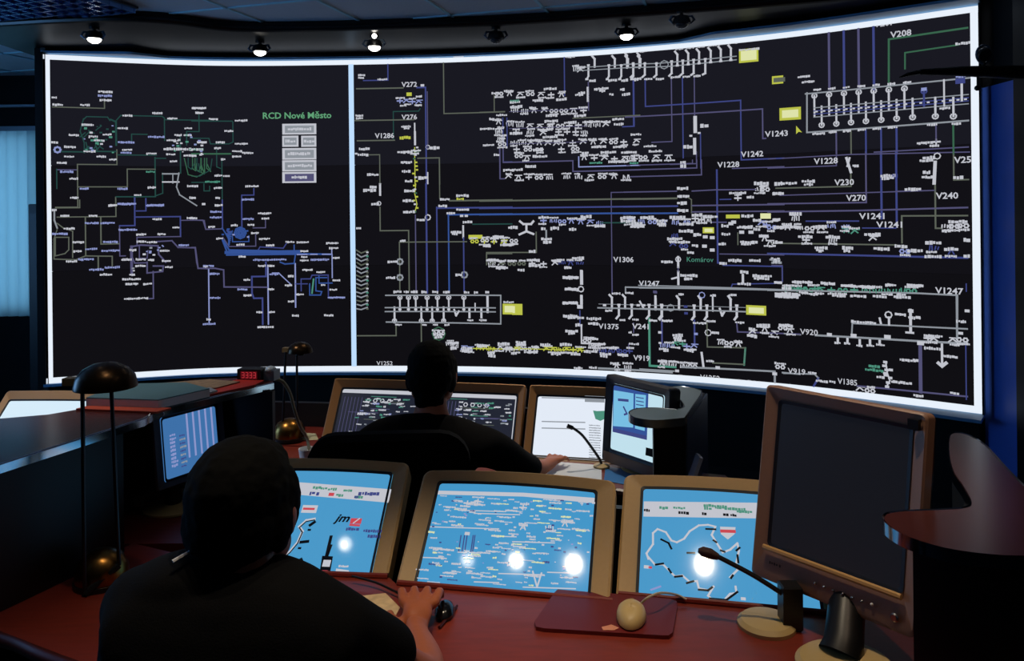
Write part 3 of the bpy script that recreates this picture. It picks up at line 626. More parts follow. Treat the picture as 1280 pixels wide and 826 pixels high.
D.L('g', [(630, 106), (1032, 104)], 1.5); D.Wd([(600, 99, 13), (712, 75, 16), (585, 142, 11), (640, 187, 12), (715, 165, 17), (745, 245, 12), (670, 310, 13), (665, 320, 8), (690, 585, 9), (262, 500, 13), (252, 604, 13), (290, 694, 9), (352, 696, 7), (397, 696, 7), (465, 696, 7), (538, 696, 8), (608, 696, 8), (740, 698, 7), (795, 700, 3), (875, 698, 6)], h=3.4)
D.Wd([(700, 97, 10)], c='y'); D.L('b', [(555, 152), (1032, 153)], 1.6); D.L('B', [(620, 195), (1032, 196)], 1.6); D.L('d', [(780, 258), (1032, 258)], 1.2); D.dot(708, 205, 2); D.dot(738, 205, 2)
D.ring(310, 500, 3.6, 's', 1.6); D.ring(310, 602, 3.6, 's', 1.6); D.ring(725, 585, 3.8, 's', 1.6)
for i in range(15): D.L('s' if i % 3 else 'g', [(28 + (i % 2) * 6, 425 + i * 27), (60, 445 + i * 26), (100, 430 + i * 26)], 1.2, False); D.dot(100, 440 + i * 26, 1.4, 'wtg'[i % 3])
D.R('y', 752, 328, 842, 352); D.row(760, 368, 1010, 372, 4, 'y'); D.Wd([(938, 342, 12), (870, 398, 10), (1000, 390, 9)], h=4); D.L('g', [(1032, 448), (868, 450), (868, 520)]); D.row(870, 510, 990, 515, 2, 'w'); D.Wd([(905, 490, 13), (965, 540, 12)])
D.C(600, 230, 5.16)
D.L('g', [(0, 104), (1032, 100)], 1.5); D.L('b', [(0, 153), (1032, 148)], 1.5); D.L('B', [(0, 196), (1032, 188)], 1.6); D.L('d', [(0, 258), (170, 258)], 1.2); D.L('d', [(780, 250), (1032, 248)], 1.3); D.L('p', [(1032, 50), (850, 55), (850, 700)], .9)
D.L('w', [(258, 240), (280, 258), (330, 258), (345, 240)], 2, False); D.L('w', [(300, 258), (300, 305), (255, 325)], 2, False); D.L('w', [(300, 305), (345, 322)], 2, False); D.L('g', [(365, 310), (362, 440), (45, 442), (42, 520)], 1.1)
D.row(380, 235, 800, 250, 7, 'q'); D.Wd([(215, 280, 13), (408, 215, 12), (685, 212, 14), (770, 268, 12), (485, 285, 12), (600, 290, 10), (955, 218, 19), (1010, 268, 12), (412, 290, 7), (430, 355, 14), (428, 375, 8), (955, 240, 18)], h=4); D.L('s', [(428, 300), (428, 380)], 1.6)
D.row(0, 362, 250, 365, 4, 'w'); D.Wd([(112, 340, 12), (48, 398, 11), (180, 390, 13), (338, 436, 9)], h=4); D.row(50, 510, 300, 515, 4, 'g'); D.row(300, 510, 520, 515, 3, 'w'); D.row(500, 505, 670, 510, 3, 'b')
D.Wd([(90, 490, 14), (200, 495, 9), (345, 490, 17), (140, 540, 15), (268, 555, 10), (355, 525, 16), (630, 478, 14), (500, 495, 12), (562, 540, 7), (585, 602, 19), (590, 678, 17), (580, 767, 19)], h=3.8)
D.L('w', [(656, 565), (656, 640)], 2.8); D.ring(652, 678, 3.4); D.L('w', [(655, 725), (655, 770)], 2.6); D.dot(645, 790, 3.2); VT(862, 502, 'V1306')
D.L('s', [(1032, 665), (940, 668), (940, 700)]); D.R('y', 152, 778, 272, 826)
# ---- centre right
D.C(780, 200, 5.16)
D.L('p', [(0, 58), (470, 58), (470, 0)], 1.1); D.L('p', [(45, 105), (500, 98), (500, 0)], 1.1); D.L('p', [(0, 30), (440, 28), (445, 0)], .9); D.Wd([(380, 15, 6), (380, 40, 6), (380, 183, 14), (380, 233, 13), (373, 278, 11), (373, 326, 11), (885, 152, 16), (1000, 152, 10), (815, 238, 8), (995, 216, 12), (900, 168, 7)], h=4)
D.L('p', [(0, 205), (340, 203)], 1.1); D.L('p', [(440, 200), (590, 192), (850, 190)], 1.1, False); D.L('g', [(0, 253), (340, 246)], 1.6); D.L('g', [(415, 242), (436, 255), (436, 340)]); D.L('b', [(0, 300), (345, 298)], 1.5); D.L('p', [(440, 295), (1032, 285)], 1.3); D.L('B', [(0, 345), (345, 343)], 1.5); D.L('p', [(440, 338), (1032, 325)], 1.2)
D.L('b', [(590, 65), (605, 340), (612, 660), (640, 665)], 1.5); D.L('p', [(700, 55), (1032, 42)], 1); D.L('b', [(620, 252), (690, 255)]); D.row(690, 245, 780, 245, 1); D.row(850, 190, 930, 190, 2); D.Wd([(735, 212, 20)])
D.row(0, 395, 440, 405, 6, 'q'); D.row(440, 375, 560, 395, 3); D.Wd([(35, 370, 15), (150, 370, 17), (340, 370, 17), (245, 392, 14), (240, 412, 10), (80, 430, 15), (400, 412, 16), (550, 365, 15), (465, 355, 10), (400, 458, 17), (470, 482, 8), (80, 410, 12)], h=3.8)
D.L('p', [(560, 400), (660, 402)], 1.1); D.R('y', 658, 352, 748, 376); D.R('y', 508, 434, 582, 472); D.R('Y', 520, 442, 572, 464, .0008); D.R('Y', 880, 344, 948, 378)
D.Wd([(800, 362, 15), (855, 390, 8), (985, 385, 9), (648, 424, 7), (800, 430, 12), (780, 434, 18), (855, 446, 7), (990, 436, 8), (655, 478, 9), (632, 542, 8), (330, 508, 19), (360, 530, 24), (460, 552, 8), (430, 598, 8), (790, 530, 14), (790, 542, 12), (900, 490, 10), (1000, 530, 8), (845, 530, 7)], h=3.6)
for p in ((708, 400), (760, 465), (820, 465), (520, 555), (570, 580), (525, 495), (570, 500), (690, 410)): D.dot(p[0], p[1], 2.6)
D.row(870, 400, 970, 440, 3, 'q'); D.row(890, 500, 960, 540, 2, 'w'); D.row(280, 540, 420, 560, 2, 'b'); D.row(290, 480, 360, 500, 1, 'b'); D.L('g', [(735, 470), (735, 545)]); D.L('p', [(620, 605), (1032, 612)], .9)
D.text(403, 655, 'Kom\u00e1rov', 6, 't', 0, 0, 32); D.L('b', [(640, 680), (1020, 685), (1024, 780)], 1.1); D.Wd([(638, 668, 8), (715, 648, 15), (845, 648, 13), (978, 640, 10), (985, 655, 8), (280, 656, 15), (775, 722, 9), (775, 798, 15), (890, 748, 21), (890, 764, 18), (992, 790, 8), (415, 745, 19), (410, 765, 8)], h=3.6)
D.L('w', [(350, 625), (350, 690)], 2); D.ring(350, 640, 3); D.L('w', [(350, 720), (352, 800)], 2); D.L('w', [(310, 765), (350, 755)], 1.6, False); D.L('p', [(350, 690), (350, 720)]); D.L('s', [(95, 820), (1032, 822)], 1); VT(98, 810, 'V1247')
D.L('w', [(765, 740), (770, 790)], 2); D.L('b', [(690, 826), (700, 800), (980, 795)], .9, False)
D.C(960, 190, 3.97)
D.L('p', [(0, 35), (410, 12), (1000, 0)], .9, False); VT(230, 60, 'V1228'); D.L('p', [(0, 80), (340, 68), (340, 20)], .9, False); D.L('w', [(390, 30), (412, 100)], 2, False); D.L('w', [(405, 30), (395, 70)], 1.6, False); D.Wd([(435, 68, 6)])
D.L('p', [(487, 0), (487, 245), (0, 262)], 1.2); D.L('b', [(563, 0), (563, 330)], 1.6); D.L('b', [(638, 0), (638, 372)], 1.5); D.L('g', [(412, 100), (412, 170), (40, 180)], 1.1); VT(332, 165, 'V230'); VT(390, 242, 'V270')
D.Wd([(95, 155, 20), (200, 145, 14), (200, 160, 9), (45, 207, 10), (592, 118, 13), (592, 130, 11), (718, 185, 15), (800, 28, 12), (785, 42, 12), (790, 125, 10), (790, 102, 8), (942, 128, 8)], h=3.4); D.L('w', [(830, 50), (825, 155)], 2.4, False); D.ring(840, 20, 3); D.L('p', [(640, 195), (820, 190)], .9); D.L('p', [(60, 215), (830, 190)], .9, False); D.L('g', [(832, 165), (830, 378), (860, 378)], 1.2)
D.dot(630, 118, 2.6, 'b'); VT(835, 232, 'V240'); VT(925, 55, 'V25'); D.L('g', [(922, 0), (922, 135), (995, 140)], 1.1); D.L('p', [(0, 297), (460, 290), (990, 275)], 1.3, False); D.L('p', [(640, 345), (760, 345)]) if False else None
VT(455, 332, 'V1241'); VT(540, 374, 'V1241'); D.L('b', [(190, 345), (450, 340)], 1.1); D.L('g', [(665, 450), (665, 317), (990, 315)], 1.2); D.L('g', [(20, 458), (640, 455)], 1.1); D.L('b', [(0, 510), (990, 518)], 1.5); D.L('b', [(470, 378), (635, 376)], .9)
D.row(100, 330, 170, 330, 1); D.row(70, 375, 290, 380, 4); D.row(280, 360, 420, 375, 2, 'q'); D.row(370, 385, 450, 400, 2, 't'); D.row(160, 430, 220, 440, 1); D.row(290, 435, 350, 435, 1); D.row(490, 420, 550, 440, 1); D.row(640, 490, 720, 495, 1, 'q'); D.row(860, 370, 990, 365, 3, 'w'); D.row(790, 470, 850, 480, 1, 'b'); D.row(890, 495, 930, 500, 1, 'b')
D.Wd([(45, 338, 8), (45, 375, 8), (118, 372, 20), (255, 372, 14), (182, 420, 14), (322, 422, 15), (518, 408, 16), (260, 475, 12), (395, 475, 11), (258, 488, 8), (395, 490, 8), (567, 480, 17), (660, 468, 12), (728, 490, 14), (818, 450, 14), (910, 482, 13), (820, 518, 16), (945, 345, 18), (985, 436, 5), (985, 518, 5), (138, 305, 14), (45, 448, 9), (885, 392, 8)], h=3.8)
D.Wd([(35, 535, 12), (40, 548, 10)], c='s'); D.L('p', [(20, 560), (70, 565), (72, 640), (40, 645)], 1); D.Wd([(50, 648, 8)])
D.L('s', [(0, 685), (740, 700), (940, 710), (940, 826)], 1.3, False); D.row(60, 680, 740, 690, 12, 't'); D.Wd([(170, 645, 22), (297, 652, 15), (398, 662, 15), (497, 670, 13), (605, 660, 9), (728, 662, 14), (95, 705, 27), (95, 716, 27), (232, 705, 9), (352, 712, 14), (450, 714, 17), (553, 716, 13), (668, 720, 17)], h=3.4); VT(832, 700, 'V1247')
D.ring(598, 808, 3.4); D.Wd([(655, 805, 9)]); D.dot(710, 790, 2); D.dot(745, 820, 2)
# ---- bottom left station
D.C(440, 350, 5.16)
D.L('s', [(218, 98), (960, 98), (960, 282), (222, 270)], 1.3, False); D.L('s', [(215, 178), (925, 178)], 1.2); D.L('s', [(215, 202), (925, 205)], 1.2)
for x in (310, 365, 412, 485, 552, 625, 722): D.feeder(x, 200, 112); D.dot(x, 188, 1.8)
D.L('w', [(795, 200), (795, 150)], 1.2); D.L('w', [(875, 205), (875, 100)], 2.2)
for x in (275, 448, 518, 592): D.feeder(x, 175, 262, 'w', 1.8); D.Wd([(x + 22, 288, 7)])
for x in (758, 835): D.L('w', [(x, 180), (x, 240)], 2); D.Wd([(x + 6, 258, 8)])
D.L('w', [(660, 190), (672, 228), (690, 200)], 1.8, False); D.L('g', [(30, 358), (285, 358), (285, 290)], 1.2); D.L('g', [(448, 285), (448, 405), (515, 406)], 1.2); D.ring(560, 345, 8.5, 'G', 1.0)
D.row(530, 340, 590, 345, 2, 'w'); D.Wd([(555, 350, 12), (555, 368, 9)], h=4); D.text(160, 548, 'V1252', 5.4, 'w', .012, 0, 21)
D.R('y', 972, 152, 1100, 222); D.R('Y', 985, 165, 1040, 208, .0008); D.Wd([(1010, 142, 13)])
D.row(610, 405, 680, 430, 2); D.row(700, 435, 780, 445, 2, 'q'); D.row(800, 435, 920, 445, 3, 'y'); D.row(930, 430, 1032, 455, 2); D.Wd([(650, 405, 14), (655, 440, 8), (740, 440, 14), (740, 455, 12), (835, 425, 12), (900, 470, 10), (900, 488, 8), (980, 410, 16), (1010, 445, 14)], h=4); D.L('y', [(780, 440), (1032, 445)], .9)
for x, y in ((965, 600), (1015, 595)): D.dot(x, y, 2.2)
D.C(640, 330, 5.16)
D.L('w', [(448, 45), (448, 125)], 2.6); D.ring(445, 160, 3.4); D.L('w', [(448, 205), (448, 250)], 2.4); D.dot(440, 275, 3.2); D.L('w', [(448, 400), (450, 510), (600, 515)], 1.5); D.L('b', [(430, 300), (448, 400)], 1.1)
D.Wd([(375, 88, 19), (382, 160, 16), (376, 250, 19), (378, 335, 19), (380, 345, 8), (382, 432, 15), (384, 446, 8), (430, 392, 8), (525, 352, 17), (525, 383, 13), (440, 345, 7)], h=3.8)
D.Wd([(355, 20, 7)]); D.R('y', 0, 258, 68, 328); D.R('Y', 4, 270, 20, 315, .0008)
D.L('s', [(555, 287), (1032, 290)], 1.3); D.L('s', [(560, 265), (1032, 262)], .5)
for x in (645, 730): D.L('w', [(x, 285), (x, 215), (x - 16, 198)], 1.9, False)
D.Wd([(670, 190, 10), (757, 186, 10), (620, 300, 7), (715, 360, 8), (795, 358, 7), (905, 362, 8), (1000, 365, 10)]); D.L('s', [(730, 185), (735, 150), (1032, 152)], 1.1)
for x in (690, 773, 885, 965): D.L('w', [(x, 265), (x, 330), (x - 16, 350)], 1.9, False); D.dot(x, 262, 1.8)
for x in (598, 815, 850): D.dot(x, 265, 1.9)
D.L('w', [(825, 240), (850, 285)], 1.6, False); D.L('w', [(925, 285), (928, 225)], 2.2); D.dot(922, 178, 2, 'p'); D.L('p', [(645, 190), (645, 0)], .9); D.L('t', [(885, 350), (890, 655), (960, 660)], 1.8); D.L('p', [(968, 350), (968, 520)], 1.4); D.dot(955, 440, 2)
VT(560, 415, 'V1375'); VT(778, 415, 'V241'); VT(785, 618, 'V919'); D.Wd([(765, 440, 5), (800, 455, 9), (790, 515, 13)]); D.L('p', [(785, 380), (785, 440)]); D.L('p', [(755, 515), (752, 560)])
D.row(0, 545, 60, 548, 1, 'y'); D.row(20, 540, 180, 555, 3, 'w'); D.row(200, 545, 460, 555, 6, 'y'); D.row(470, 480, 560, 560, 3); D.row(560, 560, 780, 560, 5, 'b'); D.L('y', [(0, 548), (470, 552)], .8)
D.Wd([(60, 505, 14), (60, 518, 12), (218, 520, 14), (345, 518, 14), (140, 565, 13), (285, 580, 13), (412, 580, 13), (515, 480, 16), (580, 515, 9), (505, 563, 16), (598, 580, 12), (590, 592, 8), (648, 540, 9), (715, 586, 12), (15, 575, 8)], h=3.8)
D.row(640, 655, 780, 670, 2); D.Wd([(660, 640, 10), (745, 640, 12), (425, 670, 10), (523, 668, 10), (970, 625, 11)]); D.L('w', [(430, 665), (435, 710)], 1.6); D.L('s', [(560, 680), (1032, 688)], 1.8); D.row(950, 640, 1032, 645, 1)
for x, y in ((42, 692), (140, 692), (398, 715), (497, 700)): D.dot(x, y, 2.2)
D.C(800, 340, 5.16)
D.L('s', [(0, 100), (920, 115), (1032, 118)], 1.6, False); D.L('s', [(0, 235), (680, 255)], 1.3, False); D.L('s', [(0, 212), (680, 228)], .5, False)
D.R('y', 685, 212, 815, 280); D.R('Y', 702, 226, 800, 268, .0008)
for x in (100, 252, 392, 585): D.L('w', [(x, 240), (x, 175), (x - (14 if x > 110 else 0), 155)], 2, False)
for x in (142, 350, 432, 625): D.L('w', [(x, 220), (x, 285), (x - 14, 305)], 2, False); D.dot(x, 215, 1.8)
D.ring(198, 230, 4, 's'); D.L('w', [(470, 250), (470, 160)], 1.4); D.L('w', [(515, 235), (530, 280), (545, 255)], 1.8, False); D.dot(295, 222, 2, 'b'); D.dot(298, 265, 2, 'b'); D.ring(400, 148, 3.4, 'q'); D.dot(100, 130, 2, 'p')
D.Wd([(268, 143, 7), (600, 148, 9), (85, 312, 8), (175, 314, 13), (380, 328, 14), (455, 316, 10), (640, 325, 9), (470, 150, 6), (485, 390, 8)])
D.L('t', [(60, 300), (62, 605), (230, 610)], 1.8); D.L('b', [(142, 310), (142, 460)], 1.5); D.L('b', [(352, 310), (352, 460)], 1.5); D.L('g', [(432, 320), (435, 482), (680, 488), (672, 595), (470, 585)], 1.2, False); D.L('t', [(680, 488), (672, 598)], 1.5, False); D.L('p', [(625, 330), (630, 385), (1032, 400)], 1.2, False)
D.ring(440, 390, 3.6); D.row(500, 455, 600, 460, 2, 'w'); D.row(600, 465, 670, 470, 1); D.row(130, 470, 220, 475, 2, 'q'); D.row(200, 460, 300, 465, 2, 't'); D.row(280, 475, 370, 480, 2, 'q'); D.Wd([(245, 408, 13), (245, 422, 11), (240, 436, 7), (170, 505, 7), (322, 505, 7)], h=4); D.dot(130, 388, 2, 'q'); D.dot(362, 398, 2, 'q'); D.dot(130, 456, 1.6)
D.row(690, 375, 760, 400, 1); D.row(770, 350, 840, 390, 1); D.row(840, 395, 890, 395, 1); D.row(900, 355, 990, 385, 2); D.Wd([(795, 345, 15), (940, 345, 15), (725, 412, 12), (725, 368, 8), (942, 105, 9), (948, 142, 26), (948, 158, 26)], h=4)
D.L('w', [(398, 520), (410, 610)], 2, False); D.Wd([(452, 574, 9), (145, 575, 11), (210, 575, 10)]); D.row(110, 590, 240, 600, 2); D.row(250, 600, 370, 610, 2); D.L('s', [(0, 630), (220, 632)], 1.2); D.L('s', [(270, 612), (870, 640)], 1.6, False); D.L('s', [(870, 645), (870, 715)], 1.8); D.dot(870, 655, 2.4); D.dot(502, 615, 2.4); D.dot(262, 670, 2.4); D.dot(240, 636, 2.2)
D.text(390, 692, 'V1252', 6.2, 'w', .012, 0, 23); D.L('s', [(280, 690), (570, 708)], 1.1, False); D.Wd([(700, 705, 24)], h=3); D.dot(575, 712, 2.2); D.row(890, 610, 920, 615, 1); D.L('s', [(920, 650), (1032, 655)], 1.4)
# ---- bottom right
D.C(980, 350, 4.3)
D.Wd([(98, 12, 18), (237, 20, 14), (345, 32, 15), (455, 40, 13), (570, 25, 9), (700, 28, 14)], h=2.8); D.row(0, 45, 200, 48, 3, 't')
D.L('s', [(930, 85), (930, 310)], 1.4); D.L('s', [(365, 290), (368, 232), (480, 238), (985, 262)], 1.2, False); D.Wd([(425, 226, 24), (627, 184, 11), (700, 202, 11), (953, 222, 9), (775, 300, 8)], h=3); D.L('w', [(515, 205), (522, 235)], 1.6, False); D.L('w', [(565, 240), (565, 200)], 1.6); D.ring(563, 185, 3.2); D.L('w', [(682, 160), (680, 280)], 2); D.L('w', [(658, 282), (695, 282)], 1.6); D.dot(682, 165, 2.4)
D.L('s', [(0, 288), (90, 292)], 1.1); D.L('s', [(170, 296), (735, 328), (985, 340)], 1.6, False); D.text(88, 290, 'V920', 6.4, 'w', .012, 0, 19); D.dot(245, 292, 2.4); D.dot(375, 298, 2.8); D.dot(557, 305, 3); D.dot(735, 338, 3)
for x, y in ((290, 315), (342, 318), (408, 330), (463, 330), (515, 325)): D.L('w', [(x, y - 8), (x, y + 18)], 1.8); D.Wd([(x, y + 22, 7)], h=2.4)
D.row(760, 310, 820, 325, 2); D.row(880, 325, 985, 320, 2); D.dot(950, 285, 2); D.L('w', [(850, 345), (850, 450)], 1.6); D.Wd([(800, 368, 16), (890, 410, 13)], h=3); D.L('w', [(830, 445), (850, 462), (872, 445)], 2.4, False)
D.L('p', [(735, 345), (733, 600)], 2.6); D.Wd([(665, 430, 15), (710, 430, 6), (722, 620, 9), (920, 608, 9), (630, 550, 19), (520, 520, 8)], h=3); D.Wd([(485, 462, 11), (485, 483, 18)], c='t', h=3.2); D.L('p', [(395, 568), (985, 625)], 1.3, False)
for x, y in ((545, 440), (540, 460), (552, 482), (575, 482), (548, 510), (572, 525), (560, 550), (555, 572), (545, 500)): D.dot(x, y, 1.9)
D.L('w', [(548, 440), (556, 500), (570, 540), (550, 575)], 1.1, False)
D.text(22, 500, 'V919', 6.4, 'w', .012, 0, 19); D.L('s', [(0, 500), (165, 505), (185, 525)], 1.2, False); D.L('b', [(185, 525), (160, 570)], 1.6, False); D.Wd([(222, 546, 7), (262, 546, 7), (185, 540, 5), (150, 498, 8)]); D.text(290, 555, 'V1385', 6.2, 'w', .012, 0, 20); D.row(380, 580, 490, 600, 2)
D.dot(985, 165, 2); D.L('b', [(980, 340), (978, 640)], .8)
D.L('b', [(980, 20), (980, 60)], .8)
D.b.build('network_diagram', [MC[k] for k in CK], vw)

# ------------------------------------------------------------------ canopy spotlights
def make_spot(loc, lit, label):
    t = thing('spotlight', label, 'spotlight', loc, 'small spotlights hanging under the canopy')
    x, y, z = loc
    b = MB(); b.tube([(x, y, ZB), (x, y, z + .045)], .012, 8); b.lathe([(.03, 0), (.03, .012)], (x, y, ZB - .013), n=16); b.build('stem', M_blackp, t, smooth=True)
    b = MB(); b.lathe([(.02, .05), (.04, .045), (.052, .02), (.055, 0), (.045, 0), (.04, .02), (.02, .035)], (x, y, z), n=20); b.build('reflector', M_blackp, t, smooth=True)
    for s in (-1, 1): MB().tube([(x + s * .03, y, z + .045), (x + s * .06, y - .01, z + .042), (x + s * .072, y - .015, z + .02), (x + s * .05, y - .01, z - .002)], [.005, .009, .009, .004], 6).build('bracket', mat('spot_bracket_metal', (120, 140, 165), .3, metal=.6), t, smooth=True)
    b = MB(); b.lathe([(.0, -.024), (.02, -.021), (.036, -.01), (.04, 0), (.03, .012), (.0, .015)], (x, y, z - .002), n=16); b.build('bulb', M_bulb if lit else mat('unlit_bulb', (60, 62, 68), .2), t, smooth=True)
    return t
def sp(px_, py_, z=2.80): return tuple(at_z(px_, py_, z))
make_spot(sp(118, 49), True, 'lit spotlight under the canopy, nearest the window, above the bright wedge of frame')
make_spot(sp(325, 65), True, 'lit spotlight under the canopy above the middle of the left screen half')
make_spot(sp(468, 59), True, 'lit spotlight under the canopy just right of the vertical screen divider')
make_spot(sp(620, 49), False, 'unlit dark spotlight under the canopy, between two lit ones')
make_spot(sp(783, 45), True, 'lit spotlight under the canopy, rightmost of the lit ones')
make_spot(sp(852, 30), False, 'unlit spotlight at the right end of the canopy where the pale frame begins')
c = at_z(468, 45, 2.85); t = MB().ell(c, (.016, .016, .016), n=12, m=8).build('indicator_lamp', M_bulb, smooth=True)
tag(t, 'tiny round white light on the canopy directly above the spotlight by the divider', 'lamp')
# dark bracket arm with an unlit spotlight, in front of the right end of the video wall
arm = thing('wall_bracket', 'dark swing arm reaching in front of the right end of the video wall', 'bracket', at_y(1245, 88, 4.0))
a0, a1 = at_y(1262, 90, 4.05), at_y(1150, 90, 3.95)
MB().tube([a0 + Vector((.16, .02, 0)), a0, at_y(1205, 89, 4.0), a1], [.034, .034, .026, .014], 10).build('arm', mat('arm_black', (5, 5, 6), .6), arm, smooth=True)
MB().tube([a1, at_y(1135, 93, 3.94), at_y(1124, 97, 3.93)], [.012, .01, .003], 8).build('arm_tip', M_blackp, arm, smooth=True)
MB().lathe([(.05, -.02), (.05, .02)], a0 + Vector((.165, .02, 0)), (1, 0, 0), 16).build('mount', M_blackp, arm, smooth=True)
s = thing('spotlight', 'unlit ring-shaped spotlight beside the top right corner of the video wall', 'spotlight', at_y(1229, 90, 4.0))
c = at_y(1230, 68, 4.0); b = MB()
b.tube([c + Vector((.038 * math.cos(q), 0, .045 * math.sin(q))) for q in [R_(x) for x in range(-60, 301, 20)]], .006, 6); b.build('bracket', MATS['spot_bracket_metal'], s, smooth=True)
b = MB(); b.lathe([(.015, -.04), (.03, -.02), (.034, .02), (.028, .03)], c, (-.3, -1, -.4), 16); b.build('reflector', M_blackp, s, smooth=True)
MB().tube([c - Vector((0, 0, .04)), at_y(1229, 89, 4.0)], .008, 8).build('stem', M_blackp, s, smooth=True)
k = at_y(1222, 110, 4.0); t = MB().ell(k, (.016, .014, .014), n=10, m=8).tube([k, at_y(1222, 92, 4.0)], .005, 6).build('clamp_screw', mat('clamp_metal', (60, 80, 80), .3, metal=.8), smooth=True)
t.parent = arm; t.location = t.location - arm.location

# blue panel on the right wall and its dark post, black housing left of the video wall, cabinet by the window
M_bluep = mat('blue_wall_panel', (84, 128, 238), .4, var=.1, vscale=6)
xp = 2.655
b = MB(); y0, y1 = xp / px(1229, 300)[0], xp / px(1273, 300)[0]
b.box((xp + .01, (y0 + y1) / 2, 1.3), (.02, y0 - y1, 2.14)); struct(b.build('trim_5', M_bluep))
struct(MB().box((2.655, y1 - .07, 1.47), (.05, .12, 2.93)).build('trim_6', mat('post_black', (12, 12, 16), .5)))
cab = thing('equipment_cabinet', 'black equipment cabinet standing before the blinds, left of the video wall', 'cabinet', (-3.5, 6.25, 0))
x0, x1 = at_y(36, 300, 6.1).x, -3.33; zt = at_y(45, 255, 6.1).z
b = MB().prism([(x0, 6.1), (x1, 6.1), (x1, 6.4), (x0, 6.4)], .04, zt, .006); b.build('body', M_black, cab)
MB().box(((x0 + x1) / 2, 6.092, zt / 2), (x1 - x0 - .03, .012, zt - .14)).build('door', M_blackp, cab)
MB().box(((x0 + x1) / 2, 6.25, .02), (x1 - x0 - .03, .24, .04)).build('base', M_blackp, cab)
struct(MB().box(((at_y(52.5, 300, 5.5).x + at_y(59, 300, 5.5).x) / 2, 5.53, 1.435), (.034, .06, 2.86)).build('trim_7', M_black))

# ------------------------------------------------------------------ monitors
def ring_mesh(P, outer, inner, n0, n1, inset=0):
    """bezel: ring between two outlines, front at n1, back at n0"""
    b = MB(); rings = [[P.p(x, y, n0) for x, y in inner], [P.p(x, y, n1 - inset) for x, y in inner], ]
    mid = [((a[0] - c[0]) * .12 + c[0], (a[1] - c[1]) * .12 + c[1]) for a, c in zip(inner, outer)]
    rings += [[P.p(x, y, n1) for x, y in mid], [P.p(x, y, n1 - .004) for x, y in outer], [P.p(x, y, n0) for x, y in outer]]
    n = len(outer); vs = [p for r in rings for p in r]; fs = []
    for i in range(5):
        for j in range(n):
            k = (j + 1) % n; a, c = i * n, ((i + 1) % 5) * n
            fs.append((a + j, a + k, c + k, c + j))
    b.add(vs, fs); return b
def monitor(name, label, P, w, h, scr, m_bez, m_scr, depth=.05, back=None, bow=0., rad=.02, group=None, deep=0., shadow=None):
    """P: plane through the lower left corner of the bezel; scr = screen rectangle (x0, y0, x1, y1)"""
    base = P.p(w / 2, 0, 0)
    t = thing(name, label, 'monitor', base, group)
    O = rrect(0, 0, w, h, rad, 5, bow); I = rrect(scr[0], scr[1], scr[2], scr[3], .008, 5, bow * .6)
    ring_mesh(P, O, I, -depth, 0, .014).build('bezel', m_bez, t, smooth=35)
    b = MB(); cx, cy = w / 2, h / 2
    def sh(k, n, dy=0): return [P.p(cx + (x - cx) * k, cy + (y - cy) * k + dy, n) for x, y in O]
    rg = [sh(.995, -depth + .001), sh(.97, -depth - .02), sh(.8 if deep else .9, -depth - (deep * .4 if deep else .03))]
    if deep: rg += [sh(.62, -depth - deep * .8), sh(.55, -depth - deep)]
    b.loops(rg); b.build('casing', back or M_blackp, t, smooth=35)
    b = MB(); I2 = rrect(scr[0] - .003, scr[1] - .003, scr[2] + .003, scr[3] + .003, .008, 5, bow * .6)
    b.loops([[P.p(x, y, -.022) for x, y in I2], [P.p(x, y, -.012) for x, y in I2]])
    s = b.build('screen', m_scr, t)
    b = MB(); I3 = rrect(scr[0] - .0035, scr[1] - .0035, scr[2] + .0035, scr[3] + .0035, .01, 5, bow * .6); I4 = rrect(scr[0] + .004, scr[1] + .004, scr[2] - .004, scr[3] - .004, .008, 5, bow * .6)
    n = len(I3); b.add([P.p(x, y, -.0085) for x, y in I3] + [P.p(x, y, -.0112) for x, y in I4], [(j, (j + 1) % n, n + (j + 1) % n, n + j) for j in range(n)])
    b.build('screen_gasket', shadow or mat('gasket', (20, 24, 34), .5), t)
    return t, s
def drawer(P, dist):
    d = Draw(P.from_px, P.p, -.0115, .002 * dist); d.b.flat = True; return d
def finish(d, s, gl=None): d.b.build('screen_picture', [MG[k] for k in CK] if gl else [MC[k] for k in CK], s)
# the same picture colours under reflecting glass
MG = {}
for k in CK: MG[k] = em('glass_' + k, C_[k], rough=.05, gloss=.5)
M_scrblue = em('screen_blue', (74, 152, 200), sample=True, rough=.05, gloss=.5)
M_scrblue2 = em('screen_bright_blue', (68, 150, 200), sample=True, rough=.05, gloss=.5)
M_scrdark = em('screen_dark', (30, 34, 48), sample=True, rough=.3, gloss=.3)
M_scrwhite = em('screen_white', (226, 234, 246), 1.0, sample=True, rough=.3, gloss=.3)

# ---------- near console: three monitors sunk behind the worktop
ZD = .76
PL_ = Plane((-.863, 2.125, .765), -5.5, 52); PC = Plane((-.304, 2.032, .765), -11.5, 49.5, .5); PR = Plane((.246, 1.965, .765), -12.5, 55)
SK = .075     # how far each one goes down behind the worktop edge
def sunk(P, label, w, h, scr, m, bow=.012, deep=.26, group='monitors sunk behind the near worktop'):
    Q = Plane(P.o - P.y * SK, 0, 0); Q.x, Q.y, Q.n = P.x, P.y, P.n
    t, s = monitor('sunken_monitor', label, Q, w, h + SK, (scr[0], scr[1], scr[2], scr[3] + SK), M_bezel, m, .05, None, bow, .022, group, deep)
    return Q, t, s
QL, tL, sL = sunk(PL_, 'sunken tan monitor with a blue coverage map and radio picture, leftmost of the front three', .535, .335, (.05, .03, .485, .305), M_scrblue)
QC, tC, sC = sunk(PC, 'sunken tan monitor, blue screen full of tiny white symbols, middle of the front three', .54, .318, (.047, .03, .489, .289), M_scrblue2)
